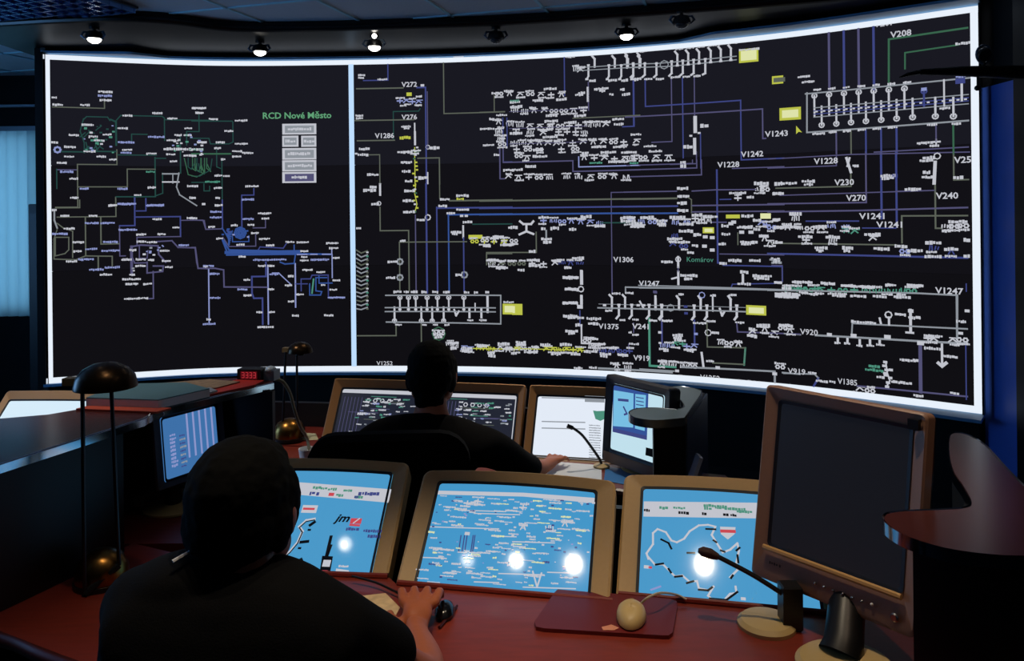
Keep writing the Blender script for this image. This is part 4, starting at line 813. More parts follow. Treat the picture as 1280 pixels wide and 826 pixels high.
QR, tR, sR = sunk(PR, 'sunken tan monitor with a blue region outline map, right of the front three', .54, .345, (.05, .03, .48, .312), M_scrblue)
# left picture
d = drawer(QL, 2.15); d.C(340, 570, 5.16); d.step = .5
d.col('w'); q = [d.P(x, y) for x, y in ((60, 145), (780, 200), (745, 285), (60, 225))]; d.b.add([QL.p(a, c, -.0115) for a, c in q], [(0, 1, 2, 3)])
d.Wd([(280 + 0, 190, 9), (330, 195, 9), (385, 200, 12), (480, 208, 10), (430, 238, 9), (560, 250, 10)], c='t', h=4); d.Wd([(615, 228, 26)], c='b', h=5); d.Wd([(250, 225, 5), (293, 228, 5)], c='b', h=5); d.dot(378, 233, 3.4, 'r'); d.dot(540, 250, 2.6, 'b')
d.R('w', 195, 300, 278, 352); d.R('r', 197, 318, 268, 334, .001)
for o, c, w in ((0, 'w', 1.7), (7, 'k', .8)):
    d.L(c, [(50, 650 + o), (110, 600 + o), (160, 540 + o), (190, 470 + o), (170, 440 + o), (215, 400 + o), (268, 390 + o)], w, False, .0004 if o else 0)
d.L('k', [(20, 700), (80, 712), (120, 690), (180, 655)], 2.6, False); d.L('k', [(180, 540), (225, 535)], 2, False); d.L('k', [(240, 430), (268, 410)], 2, False); d.dot(172, 580, 2, 'k'); d.dot(235, 462, 2, 'k'); d.dot(290, 540, 0.1, 'w')
d.text(400, 408, 'jm', 11, 'k', .03, .35, 19); d.R('r', 505, 385, 568, 422); d.L('w', [(520, 418), (560, 388)], .7, False, .001); d.L('r', [(500, 428), (556, 432)], 1.4, False)
d.Wd([(515, 458, 17), (640, 470, 22), (650, 505, 15)], c='b', h=4)
d.L('k', [(345, 630), (375, 505)], 2.0, False); d.L('k', [(352, 630), (378, 560)], 1.2, False)
d.col('k'); q = [d.P(x, y) for x, y in ((318, 628), (388, 632), (368, 745), (300, 740))]; d.b.add([QL.p(a, c, -.0112) for a, c in q], [(0, 1, 2, 3)])
d.R('w', 328, 655, 366, 700, .001); d.R('r', 316, 722, 350, 740, .001)
d.col('w'); q = [d.P(x, y) for x, y in ((408, 710), (492, 722), (486, 755), (400, 750))]; d.b.add([QL.p(a, c, -.0112) for a, c in q], [(0, 1, 2, 3)]); d.Wd([(455, 697, 12)], h=3)
finish(d, sL, 1)
# middle picture
d = drawer(QC, 2.1); d.C(500, 580, 4.57); d.step = .5; rn = d.rnd
d.col('w'); q = [d.P(x, y) for x, y in ((205, 138), (700, 150), (1118, 180), (1114, 210), (700, 172), (200, 160))]; d.b.add([QC.p(a, c, -.0115) for a, c in q], [(0, 1, 4, 5), (1, 2, 3, 4)])
for i in range(250):
    ty = rn.random(); y = 180 + ty * 500; x = 195 - ty * 110 + 15 + rn.random() * (905 - ty * 10)
    if 200 < x < 480 and 350 < y < 470 or (x > 620 and 500 < y < 590 and rn.random() < .7): continue
    y += (x - 600) * .03
    d.Wd([(x, y, rn.choice((4, 6, 8, 12, 16)))], c=rn.choice('wwwwwY' if rn.random() < .93 else 'b'), h=rn.uniform(1.4, 2.6))
for i in range(60):
    x, y = rn.uniform(180, 1080), rn.uniform(190, 640); d.dot(x, y, rn.uniform(.7, 1.6), rn.choice('wwwbq'))
for y, x0, x1 in ((268, 420, 680), (345, 160, 560), (398, 520, 660), (612, 560, 820), (520, 110, 240), (605, 840, 960), (430, 640, 880), (250, 330, 600), (660, 420, 560), (690, 700, 1000)): d.L('w', [(x0, y), (x1, y + (x1 - x0) * .03)], .7, False)
for x in (340, 360, 375, 410, 420): d.L('b', [(x + 4, 395), (x - 10, 490)], .7, False)
for x, y in ((700, 350), (850, 350), (940, 330), (700, 235), (440, 200), (380, 210)): d.sym(x, y)
d.L('w', [(755, 600), (780, 690), (805, 610)], 1, False); d.dot(380, 385, 3, 'w')
finish(d, sC, 1)
# right picture
d = drawer(QR, 2.05); d.C(770, 580, 4.345); d.step = .5
d.col('w'); q = [d.P(x, y) for x, y in ((150, 188), (768, 195), (768, 280), (148, 270))]; d.b.add([QR.p(a, c, -.0115) for a, c in q], [(0, 1, 2, 3)])
d.Wd([(260, 225, 12), (340, 225, 14), (500, 228, 10), (620, 228, 38), (700, 245, 20), (540, 215, 30)], c='t', h=4); d.Wd([(165, 238, 7), (362, 252, 11), (480, 258, 6), (595, 262, 6), (635, 264, 6)], c='k', h=4)
C1 = [(175, 500), (165, 470), (200, 420), (200, 360), (225, 338), (270, 355), (300, 400), (330, 410), (370, 390), (400, 350), (450, 318), (500, 315), (540, 325), (520, 370), (545, 410), (580, 465), (620, 450), (660, 415), (668, 455), (655, 520), (660, 560), (620, 600)]
d.L('w', C1, 1.25, False)
C2 = [(175, 490), (210, 530), (255, 530), (290, 565), (320, 595), (360, 590), (400, 625), (440, 620), (450, 660), (500, 670), (530, 650), (500, 700), (520, 718), (590, 722), (620, 690), (655, 685), (650, 650)]
d.L('w', C2, 1.2, False)
for pts in (((215, 532), (255, 526)), ((245, 395), (285, 415), (300, 445)), ((320, 598), (358, 594)), ((385, 632), (420, 622)), ((450, 668), (500, 672), (522, 655)), ((510, 716), (600, 724), (660, 680)), ((490, 338), (540, 340)), ((655, 455), (672, 440)), ((660, 480), (665, 520)), ((625, 605), (635, 590)), ((285, 555), (298, 575)), ((388, 468), (425, 468)), ((530, 400), (545, 410)), ((570, 455), (590, 462))):
    d.L('k', pts, 1.3, False, .0006)
d.col('w'); q = [d.P(x, y) for x, y in ((565, 325), (650, 328), (645, 365), (608, 395), (570, 365))]; d.b.add([QR.p(a, c, -.0113) for a, c in q], [(0, 1, 2, 3, 4)])
d.L('r', [(575, 350), (642, 352)], 2.2, False, .001); d.dot(692, 718, 2.6, 'w'); d.dot(165, 545, 3, 'w'); d.dot(185, 548, 2, 'r'); d.L('q', [(190, 668), (240, 650)], 1.2, False)
finish(d, sR, 1)

# ---------- near upright monitor, screen dark
PN = Plane((.557, 1.900, .836), -51.5, 9.2)
def upright(P, w, h, scr, label, m_bez, m_scr, chin, base_c, base_r, m_base):
    t, s = monitor('flat_monitor', label, P, w, h, scr, m_bez, m_scr, .035, None, 0, .012)
    t2 = wloc(t)
    c = P.p(w / 2, h * .3, -.085); bz = Vector(base_c)
    b = MB(); b.tube([c, Vector((c.x, c.y, c.z - .06)), Vector((bz.x + .01, bz.y + .03, bz.z + .03)), Vector((bz.x, bz.y + .02, bz.z + .012))], [.03, .034, .04, .045], 14); b.build('stand', M_blackp, t, smooth=True)
    b = MB(); b.lathe([(1, 0), (1.0, .006), (.9, .014), (.4, .02), (.0, .021)], bz, n=40, squash=(base_r[0], base_r[1])); b.build('base', m_base, t, smooth=30)
    return t, s
tN, sN = upright(PN, .383, .445, (.036, .078, .347, .411), 'large brown flat monitor with a dark screen on the right of the near worktop', M_bezel2, M_screenoff, .07, at_z(1056, 832, ZD), (.098, .088), M_cream)
b = MB()   # lighter lip along the lower edge of the screen
b.tube([PN.p(.03, .072, .001), PN.p(.353, .072, .001)], .0065, 8); b.build('lower_lip', mat('sand_lip', (196, 150, 88), .4), tN, smooth=True, label='sand coloured lip under the screen')
for i in range(7):
    MB().ell(PN.p(.165 + i * .0215, .034 + (.002 if i == 6 else 0), .001), (.0035, .0035, .0035), n=10, m=6).build('button', M_chrome if i < 6 else mat('pale_button', (230, 225, 215), .3), tN, smooth=True)
MB().lathe([(.009, 0), (.009, .003), (.006, .006)], PN.p(.342, .028, 0), PN.n, 16).build('power_button', M_chrome, tN, smooth=True)
b = MB()
for i, k in enumerate((0, .006, .012, .018, .026)): b.box(PN.p(.062 + k - .012, .042, .0012), (.0035, .001, .006 - (i % 2) * .002), Matrix.Rotation(R_(-51.5), 3, 'Z'))
b.build('badge', mat('badge_ink', (60, 35, 28), .5), tN)
MB().box(PN.p(.358, .420, .004), (.022, .012, .022), Matrix.Rotation(R_(-51.5), 3, 'Z')).build('clip', M_blackp, tN, label='small black clip on the upper right corner')

# ---------- near worktop
desk_back = [(-.875, 2.122), (-.325, 2.062), (-.304, 2.030), (.232, 1.922), (.246, 1.957), (.79, 1.84), (1.02, 1.83), (1.35, 1.9)]
front = [(1.35, 1.02), (.7, 1.2), (.1, 1.40), (-.15, 1.52), (-.30, 1.62), (-.50, 1.64), (-.72, 1.60), (-.86, 1.66), (-1.02, 1.74), (-1.175, 1.82), (-1.45, 1.88)]
wd = thing('console_desk', 'near red mahogany operator desk with a curved front edge holding three sunken monitors', 'desk', (0, 1.8, 0))
poly = desk_back + front + [(-1.45, 2.0), (-1.22, 1.97), (-1.10, 2.30), (-.93, 2.22)]
def flat_prism(poly, z0, z1):
    b = MB(); n = len(poly)
    b.add([Vector((x, y, z)) for z in (z0, z1) for x, y in poly], [tuple(range(n - 1, -1, -1)), tuple(range(n, 2 * n))] + [(i, (i + 1) % n, n + (i + 1) % n, n + i) for i in range(n)])
    return b
flat_prism(poly, ZD - .035, ZD).build('worktop', M_desk, wd)
b = MB()
b.tube([Vector((p.x, p.y, ZD - .017)) for p in smooth_line([Vector((p[0], p[1], 0)) for p in front], 4)], .0175, 10)
b.build('front_edge', mat('worktop_edge', (70, 24, 18), .35), wd, smooth=True)
b = MB()
for a, c in (((-.875, 2.122), (-.33, 2.064)), ((-.30, 2.027), (.232, 1.920)), ((.25, 1.955), (.79, 1.838))):
    a, c = Vector((a[0], a[1], ZD + .004)), Vector((c[0], c[1], ZD + .004)); b.tube([a, c], .008, 8)
b.build('rear_lip', mat('red_lip', (120, 36, 26), .4), wd, smooth=True)
b = MB(); b.loops([[Vector((x, y, z)) for z in (.03, ZD - .036)] for x, y in ((-.95, 2.35), (-.9, 2.55), (.9, 2.3), (1.0, 2.2))], False, False, closed=False)
def slab(pts, z0, z1, th):
    b = MB(); rings = []
    for i, p in enumerate(pts):
        p = Vector((p[0], p[1], 0)); q0 = Vector((*pts[max(i - 1, 0)][:2], 0)); q1 = Vector((*pts[min(i + 1, len(pts) - 1)][:2], 0)); t = (q1 - q0).normalized(); n = Vector((-t.y, t.x, 0)) * th / 2
        rings.append([p + n + Vector((0, 0, z0)), p + n + Vector((0, 0, z1)), p - n + Vector((0, 0, z1)), p - n + Vector((0, 0, z0))])
    return b.loops(rings)
slab([(-.92, 2.46), (0, 2.50), (.95, 2.30)], 0, .80, .03).build('rear_panel', M_black, wd)
for x, y in ((-1.0, 1.9), (.95, 1.5)): MB().box((x, y, .36), (.05, .5, .72)).build('support_panel', M_black, wd)
# cradle shelves that carry the sunken monitors
for Q, w in ((QL, .535), (QC, .54), (QR, .54)):
    c = Q.p(w / 2, .2, -.33); MB().box((c.x, c.y, c.z / 2), (.3, .2, c.z)).build('monitor_cradle', M_black, wd)

# raised counters (right and left ends of the near console)
ZK = 1.12
def counter(name, label, poly, zt, edge, m_top, panels, m_edge, th=.022, kind='counter'):
    c = sum([Vector((p[0], p[1])) for p in poly], Vector((0, 0))) / len(poly)
    t = thing(name, label, kind, (c.x, c.y, 0))
    flat_prism(poly, zt - th, zt).build('counter_top', m_top, t)
    b = MB(); n = len(edge); c3 = Vector((c.x, c.y, 0)); rg = []
    for i, p in enumerate(edge):
        q0, q1 = Vector((*edge[max(i - 1, 0)], 0)), Vector((*edge[min(i + 1, n - 1)], 0)); tt = (q1 - q0).normalized(); nn = Vector((tt.y, -tt.x, 0)); P = Vector((p[0], p[1], 0)) + nn * .0015; I = Vector((p[0], p[1], 0)) - nn * .004
        rg.append([I + Vector((0, 0, zt - th)), P + Vector((0, 0, zt - th)), P + Vector((0, 0, zt - .002)), I + Vector((0, 0, zt + .0015))])
    b.loops(rg); b.build('edge_strip', m_edge, t, smooth=25)
    for pts in panels: slab(pts, 0, zt - th - .001, .024).build('panel', M_black, t, smooth=30)
    return t
def zpts(l, z): return [tuple(at_z(x, y, z)[:2]) for x, y in l]
ro_front = smooth_line([Vector((*p, 0)) for p in zpts([(1330, 693), (1270, 694), (1225, 691), (1180, 684), (1140, 672), (1118, 661), (1106, 650), (1110, 642), (1130, 639)], ZK)], 4)
ro_back = smooth_line([Vector((*p, 0)) for p in zpts([(1130, 639), (1180, 637), (1206, 635), (1215, 628), (1205, 608), (1192, 588), (1187, 565), (1188, 545), (1196, 541), (1210, 544), (1230, 556), (1255, 583), (1280, 608), (1330, 650)], ZK)], 4)
rp = [tuple(p[:2]) for p in ro_front + ro_back[1:]]
counter('raised_counter', 'curved raised counter with a rounded red-brown tip at the right, beside the dark monitor', rp, ZK, rp[:-1], M_counter,
        [zpts([(1150, 684), (1230, 701), (1330, 704)], ZK - .03), zpts([(1150, 684), (1165, 660), (1212, 643)], ZK - .03), zpts([(1212, 643), (1215, 628), (1198, 590), (1196, 552)], ZK - .03)], mat('black_edge', (150, 155, 165), .12, metal=1))
le = [(-30, 588), (0, 580), (60, 561), (120, 542), (180, 523), (192, 516), (205, 510), (250, 500), (300, 488), (342, 478)]
lb = [(338, 472), (300, 472), (240, 475), (190, 480), (150, 490), (118, 508), (60, 518), (0, 523), (-60, 530), (-120, 560)]
lep, lbp = zpts(le, ZK), zpts(lb, ZK)
lc = counter('raised_counter', 'long raised counter at the left with a blue-lit edge, carrying papers and a red clock', lep + lbp, ZK, lep + [lbp[0]], M_counter,
        [[(a - .03, c + .015) for a, c in zpts([(-30, 588), (60, 561), (160, 530)], ZK)], [(a - .26, c + .08) for a, c in zpts([(170, 527), (250, 500), (342, 478)], ZK)], [zpts([(342, 480)], ZK)[0], (zpts([(342, 480)], ZK)[0][0] - .25, zpts([(342, 480)], ZK)[0][1] + .02)]], mat('edge_pale', (215, 225, 235), .13, metal=1))
# white edge light of the counter comes from the screens only
# ---------- left recess: side screen under the counter
PS = Plane((-1.10, 2.46, .85), 60, 6)
tS, sS = monitor('side_monitor', 'small side monitor with blue bars under the left raised counter', PS, .27, .235, (.04, .02, .25, .215), M_darkbez, em('screen_steel_blue', (62, 112, 168), sample=True), .03, None, 0, .008)
d = Draw(PS.from_px, PS.p, -.0115, .005); d.step = 1; d.C(160, 500, 4.13)
for i in range(5): d.col('q'); xx = .13 + i * .024; d.b.add([PS.p(xx, .07, -.0115), PS.p(xx + .007, .07, -.0115), PS.p(xx + .007, .214, -.0115), PS.p(xx, .214, -.0115)], [(0, 1, 2, 3)])
for i in range(9): d.word(.075, .06 + .012 * i, .02, .008, 'q'); d.word(.11, .05 + .012 * i, .02, .006, 's' if i % 2 else 'b')
d.b.build('screen_picture', [MC[k] for k in CK], sS)
b = MB(); c = PS.p(.1, 0, -.06); b.lathe([(.09, 0), (.09, .006), (.06, .014), (0, .018)], (c.x, c.y, ZD + .0), n=28); b.build('base', M_cream, tS, smooth=30)
b = MB(); b.tube([Vector((c.x, c.y, ZD + .01)), Vector((c.x, c.y, .95))], .025, 12); b.build('stand', M_blackp, tS, smooth=True)
wing = flat_prism([(-1.5, 2.28), (-1.13, 2.30), (-.90, 2.30), (-.80, 2.45), (-.98, 2.95), (-1.35, 2.95)], ZD - .035, ZD - .002).build('desk_wing', M_desk); tag(wing, 'red-brown desk wing in the shadow below the left raised counter', 'desk')
wb = MB().box((-1.25, 2.75, .36), (.04, .3, .72)).box((-.95, 2.7, .36), (.04, .3, .72)).build('support_panel', M_black); wb.parent = wing
ph = thing('telephone_handset', 'pale handset lying in the dark below the small side monitor', 'telephone', at_z(200, 622, ZD))
h0, h1 = at_z(172, 625, ZD + .02), at_z(232, 619, ZD + .02); b = MB(); b.tube([h0, h0.lerp(h1, .25) + Vector((0, 0, .018)), h0.lerp(h1, .75) + Vector((0, 0, .018)), h1], [.02, .013, .013, .02], 10); b.build('grip', mat('grey_handset', (110, 105, 95), .4), ph, smooth=True)
MB().ell(h1 + Vector((0, 0, -.002)), (.03, .03, .018)).build('earpiece', mat('brown_earpiece', (80, 52, 46), .5), ph, smooth=True)
MB().ell(h0 + Vector((0, 0, -.002)), (.026, .026, .018)).build('mouthpiece', MATS['grey_handset'], ph, smooth=True)

# ---------- things on the left counter
def pageblock(name, label, cat, pxs, z, th, m_cover, m_page=None, group=None):
    P = zpts(pxs, z); c = sum([Vector(p) for p in P], Vector((0, 0))) / len(P)
    t = thing(name, label, cat, (c.x, c.y, z), group)
    flat_prism(P, z + .0005, z + th).build('cover' if m_page else 'sheet', m_cover, t)
    if m_page: flat_prism([tuple(c + (Vector(p) - c) * 1.004) for p in P], z + .0035, z + th - .003).build('pages', m_page, t)
    return t
M_teal = mat('teal_cover', (70, 110, 120), .5)
pageblock('binder', 'flat teal binder with pale page edges lying on the left raised counter', 'binder', [(108, 509), (198, 512), (262, 497), (232, 489), (150, 491)], ZK, .03, M_teal, M_paper)
pageblock('notebook', 'thin orange-red notebook sticking out beneath the teal binder', 'notebook', [(95, 513), (196, 517), (214, 512), (120, 507)], ZK, .006, mat('orange_cover', (190, 70, 36), .5), mat('orange_pages', (150, 60, 40), .6))
pageblock('paper_stack', 'crumpled brownish stack of papers behind the teal binder on the left counter', 'papers', [(190, 492), (270, 489), (300, 481), (262, 478), (200, 483)], ZK, .012, mat('brown_paper', (130, 108, 84), .9, var=.6, vscale=60))
pageblock('folder', 'white-edged folder lying flat in front of the brownish papers', 'folder', [(236, 503), (272, 493), (262, 489), (232, 496)], ZK, .014, mat('grey_folder', (120, 128, 140), .6), M_paper)
pageblock('folder', 'bright red folder lying on the counter beside the red digital clock', 'folder', [(262, 496), (318, 484), (330, 478), (296, 477), (270, 484)], ZK, .008, mat('red_folder', (170, 36, 26), .5), mat('red_pages', (130, 60, 50), .6))
ck = thing('digital_clock', 'small black digital clock with red digits at the far end of the left counter', 'clock', at_z(313, 477, ZK)); c0 = at_z(313, 477, ZK)
RR = Matrix.Rotation(R_(-8), 3, 'Z'); MB().box(c0 + Vector((0, .02, .022)), (.086, .05, .043), RR).build('body', M_blackp, ck)
fr = RR @ Vector((0, -.0262, 0)); b = MB(); b.box(c0 + Vector((0, .02, .024)) + fr, (.06, .001, .026), RR); b.build('display', em('clock_glow', (80, 12, 18)), ck)
b = MB()
for i in (-1.5, -.5, .5, 1.5):
    for dz in (-.009, 0, .009): b.box(c0 + Vector((0, .02, .024 + dz)) + fr * 1.03 + RR @ Vector((i * .014, 0, 0)), (.008, .001, .0022), RR)
    b.box(c0 + Vector((0, .02, .024)) + fr * 1.03 + RR @ Vector((i * .014 + .0045, 0, 0)), (.0018, .001, .018), RR)
b.build('digits', em('red_digits', (176, 48, 56)), ck)
cm = thing('desk_camera', 'little pale rounded gadget right beside the red digital clock', 'gadget', at_z(337, 475, ZK)); c1 = at_z(337, 475, ZK)
MB().box(c1 + Vector((0, .01, .018)), (.05, .05, .034), RR).build('body', mat('grey_gadget', (120, 135, 150), .3), cm)
MB().ell(c1 + Vector((.004, 0, .036)), (.02, .02, .014)).build('cap', mat('pale_gadget', (200, 215, 225), .3), cm, smooth=True)
cb = smooth_line([at_y(338, 474, 2.84), at_y(352, 476, 2.86), at_y(362, 490, 2.88), at_y(368, 512, 2.9), at_y(375, 532, 2.95), at_y(383, 546, 3.0), at_y(386, 558, 3.05), at_y(387, 566, 3.06)], 5)
t = MB().tube(cb, .006, 8).build('cable', mat('pale_cable', (150, 145, 120), .5), smooth=True); tag(t, 'pale cable hanging in a curve off the end of the left counter', 'cable')

# ---------- desk lamps with two rods
def desk_lamp(name, label, base, top, head_c, hr, z_rod=.55):
    t = thing(name, label, 'desk lamp', base)
    bx, by, bz = base
    b = MB(); b.lathe([(.068, 0), (.068, .012), (.06, .014)], (bx, by, bz), n=28); b.build('foot', M_blackp, t, smooth=30)
    b = MB(); b.lathe([(.064, .014), (.063, .04), (.05, .068), (.024, .084), (0, .088)], (bx, by, bz), n=28); b.build('transformer_cover', M_brass, t, smooth=True)
    for q0, q1 in top: MB().tube([q0, q1], .0052, 8).build('rod', M_blackp, t, smooth=True)
    mid = (top[0][0] + top[1][0]) / 2; MB().tube([top[0][0], top[1][0]], .009, 8).build('hinge', M_blackp, t, smooth=True)
    c = Vector(head_c); s = MB(); s.lathe([(1, -.32), (1.0, -.26), (.93, .1), (.72, .42), (.4, .62), (0, .70), (0, .64), (.38, .57), (.68, .38), (.88, .08), (.93, -.26)], (0, 0, 0), n=32)
    s.v = [c + Vector((a.x * hr, a.y * hr, a.z * hr * .85)) for a in s.v]; sh = s.build('shade', mat('bronze_shade', (62, 44, 26), .28, metal=.9), t, smooth=True)
    MB().box(c + Vector((-hr * 1.12, 0, -hr * .05)), (hr * .5, .03, .018)).build('handle', mat('brass_handle', (140, 120, 84), .4), sh)
    MB().lathe([(hr * .35, -.01), (hr * .3, .0)], c + Vector((0, 0, -.015)), n=14).build('reflector', M_blackp, sh)
    return t
Yl = 2.0
desk_lamp('desk_lamp', 'tall bronze desk lamp on two thin rods at the left, standing on the near desk', at_z(120, 735, ZD) + Vector((0, .03, 0)),
          [(at_y(106, 742, Yl - .02), at_y(103, 482, Yl - .02)), (at_y(149, 706, Yl + .03), at_y(139, 482, Yl + .03))], at_y(132, 474, Yl), .074)
Yf = 3.35
bf = at_z(362, 548, ZD)
desk_lamp('desk_lamp', 'far bronze desk lamp on two thin rods seen against the bottom of the left screen', (at_y(362, 548, Yf).x, Yf, ZD),
          [(Vector((at_y(355, 548, Yf).x, Yf - .02, ZD + .03)), at_y(357, 440, Yf - .02)), (Vector((at_y(370, 548, Yf).x, Yf + .02, ZD + .03)), at_y(371, 440, Yf + .02))], at_y(375, 436, Yf), .052)

# ---------- near worktop items
mp = flat_prism(rr := [tuple(at_z(x, y, ZD)[:2]) for x, y in ((670, 788), (668, 781), (672, 776), (693, 745), (697, 741), (703, 740), (838, 753), (846, 756), (847, 760), (841, 795), (836, 799), (828, 799), (680, 790))], ZD, ZD + .009).build('mouse_pad', mat('maroon_pad', (104, 22, 22), .45))
tag(mp, 'dark red mouse pad lying on the near desk before the middle screen', 'mouse pad')
def mouse(label, c, r, ang, m, m2, zt=ZD + .009):
    t = thing('computer_mouse', label, 'computer mouse', (c.x, c.y, zt)); R = Matrix.Rotation(R_(ang), 3, 'Z'); c = Vector((c.x, c.y, zt))
    b = MB(); rings = []
    for z, k in ((0, .9), (.004, 1), (.014, 1.0), (.024, .9), (.031, .68), (.035, .4), (.036, .05)):
        ring = []
        for j in range(28):
            q = 2 * PI * j / 28; x, y = math.cos(q) * r * k, math.sin(q) * r * 1.45 * k
            x *= 1 + .14 * math.sin(q); ring.append(c + R @ Vector((x, y, z + .004 * math.sin(q) * (z > .01))))
        rings.append(ring)
    b.loops(rings); b.build('shell', m, t, smooth=True)
    b = MB(); b.tube([c + R @ Vector((x, r * (1.0), .031)) for x in (-.004, .004)], .005, 10); b.build('wheel', m2, t, smooth=True)
    return t, R
c = at_z(789, 781, ZD); mo, Rm = mouse('cream computer mouse resting on the dark red mouse pad', c + Vector((0, .0, 0)), .033, -12, M_cream, mat('tan_wheel', (150, 120, 80), .5))
cab_ = smooth_line([at_z(799, 757, ZD + .02), at_z(808, 748, ZD + .045), at_z(825, 741, ZD + .05), at_z(845, 743, ZD + .02), at_z(858, 749, ZD + .012)], 5)
MB().tube(cab_, .0028, 6).build('cord', mat('mouse_cord', (190, 175, 150), .5), mo, smooth=True)
cr = flat_prism([tuple(at_z(x, y, ZD)[:2]) for x, y in ((752, 789), (764, 786), (774, 790), (768, 793), (754, 793))], ZD + .0092, ZD + .0102).build('paper_scrap', mat('pinkish_scrap', (214, 140, 110), .6)); tag(cr, 'tiny pinkish scrap on the front edge of the mouse pad', 'scrap')

mb = at_z(958, 782, ZD)
mi = thing('gooseneck_microphone', 'near black gooseneck microphone on an oval cream foot, pointing at the right map screen', 'microphone', mb)
b = MB(); b.lathe([(.064, 0), (.064, .008), (.055, .016), (.02, .02), (0, .02)], mb, n=36); b.build('foot', M_cream, mi, smooth=30)
p0 = at_z(988, 785, ZD); Ym = p0.y
b = MB().prism([(p0.x - .022, p0.y - .02), (p0.x + .022, p0.y - .02), (p0.x + .022, p0.y + .02), (p0.x - .022, p0.y + .02)], ZD + .001, ZD + .10, .004); b.build('stem_block', M_blackp, mi)
b = MB(); neck = smooth_line([at_y(985, 748, Ym), at_y(972, 738, Ym), at_y(940, 718, Ym + .02), at_y(908, 701, Ym + .04), at_y(892, 693, Ym + .05)], 5)
b.tube(neck, [.0055] * len(neck), 8); b.build('gooseneck', M_blackp, mi, smooth=True)
b = MB(); b.tube([at_y(898, 696, Ym + .045), at_y(888, 692, Ym + .05), at_y(878, 689, Ym + .055), at_y(873, 688, Ym + .056)], [.007, .012, .011, .005], 12); b.build('microphone_head', mat('mic_head', (60, 26, 18), .6, bump=1, vscale=400), mi, smooth=True)

# papers and black keypad under the near operator's hand
pp = flat_prism([tuple(at_z(x, y, ZD)[:2]) for x, y in ((438, 747), (482, 742), (500, 760), (486, 786), (466, 776))], ZD + .0004, ZD + .002).build('document', mat('patterned_paper', (232, 186, 140), .7, var=.5, vscale=45)); tag(pp, 'cream printed paper under the near operator\'s right hand', 'document')
kp = thing('computer_mouse', 'small black computer mouse beside the near operator\'s right hand', 'computer mouse', at_z(556, 768, ZD)); c = at_z(556, 768, ZD)
b = MB(); rings = [[c + Vector((math.cos(2 * PI * j / 20) * .024 * k, math.sin(2 * PI * j / 20) * .04 * k, z)) for j in range(20)] for z, k in ((0, .9), (.01, 1), (.02, .8), (.027, .4), (.028, .05))]
b.loops(rings); b.build('shell', mat('glossy_black', (14, 14, 16), .15), kp, smooth=True)
cbl = smooth_line([at_z(538, 757, ZD + .006), at_z(500, 742, ZD + .012), at_z(470, 728, ZD + .016), at_z(440, 720, ZD + .02)], 4)
MB().tube(cbl, .0028, 6).build('cord', M_blackp, kp, smooth=True)
pen = MB().tube([at_z(549, 784, ZD + .005), at_z(571, 757, ZD + .005)], .0035, 8).build('pen', mat('red_brown_pen', (70, 20, 16), .3), smooth=True); tag(pen, 'thin dark red pen lying right of the black mouse', 'pen')

# ceiling downlights over the near console (their reflections are the glows on the glass)
def refl(P, x, y):
    u, v = px(x, y); d = Vector((u, 1, -v)); e = Vector((0, 0, EYE)); t = (P.o - e).dot(P.n) / d.dot(P.n); q = e + d * t
    r = d - 2 * d.dot(P.n) * P.n; k = (ZC - .02 - q.z) / r.z; return q + r * k
DL = [refl(QC, 583, 697), refl(QC, 645, 697), refl(QC, 717, 701), refl(QL, 430, 677), refl(QR, 880, 701)]
print('DOWNLIGHTS', [tuple(round(a, 2) for a in p) for p in DL])
dn = ['leftmost', 'second', 'middle', 'fourth', 'rightmost']
for i, p in enumerate(sorted(DL, key=lambda q: q.x)):
    t = thing('downlight', 'round ceiling downlight above the near desk, %s of the row of five' % dn[i], 'downlight', (p.x, p.y, ZC), 'downlights over the near desk')
    c = Vector((p.x, p.y, ZC))
    MB().lathe([(.05, -.014), (.062, -.012), (.066, 0)], c, n=28).build('trim_ring', mat('ring_metal', (150, 150, 155), .3, metal=.9), t, smooth=30)
    MB().lathe([(.0, -.019), (.03, -.0185), (.036, -.0145)], c, n=24).build('lamp_face', em('downlight_glass', (255, 246, 226), 14, sample=True), t)
    l = lamp('downlight_beam', 'SPOT', (p.x, p.y, ZC - .03), (p.x + .0, p.y + (-.02), 0), DOWN_POWER * (.06, .5, 1.2, 1.8, 2.0)[i], DOWN_COL, spot_size=R_(42), spot_blend=.6, shadow_soft_size=.014)

for (x, y, tx, ty, pw, cc, lb, sz) in ((-.25, 3.75, -.35, 3.2, 34, (1, .82, .6), 'added round ceiling downlight above the far desk, left one of two', 38), (.24, 3.65, .14, 2.9, 75, (1, .88, .72), 'added round ceiling downlight above the far desk, right one of two', 38), (-1.75, 2.75, -1.65, 3.0, 60, (1, .88, .74), 'round ceiling downlight above the left raised counter', 62), (1.15, 1.2, .9, 1.7, 18, (1, .72, .5), 'added round ceiling downlight above the right end of the near desk', 50)):  # far pair and right-end light are added to brighten bezels and papers
    t = thing('downlight', lb, 'downlight', (x, y, ZC)); c = Vector((x, y, ZC))
    MB().lathe([(.05, -.014), (.062, -.012), (.066, 0)], c, n=28).build('trim_ring', MATS['ring_metal'], t, smooth=30)
    MB().lathe([(.0, -.019), (.03, -.0185), (.036, -.0145)], c, n=24).build('lamp_face', MATS['downlight_glass'], t)
    lamp('downlight_beam', 'SPOT', (x, y, ZC - .03), (tx, ty, .8), pw, cc, spot_size=R_(sz), spot_blend=.6, shadow_soft_size=.014)

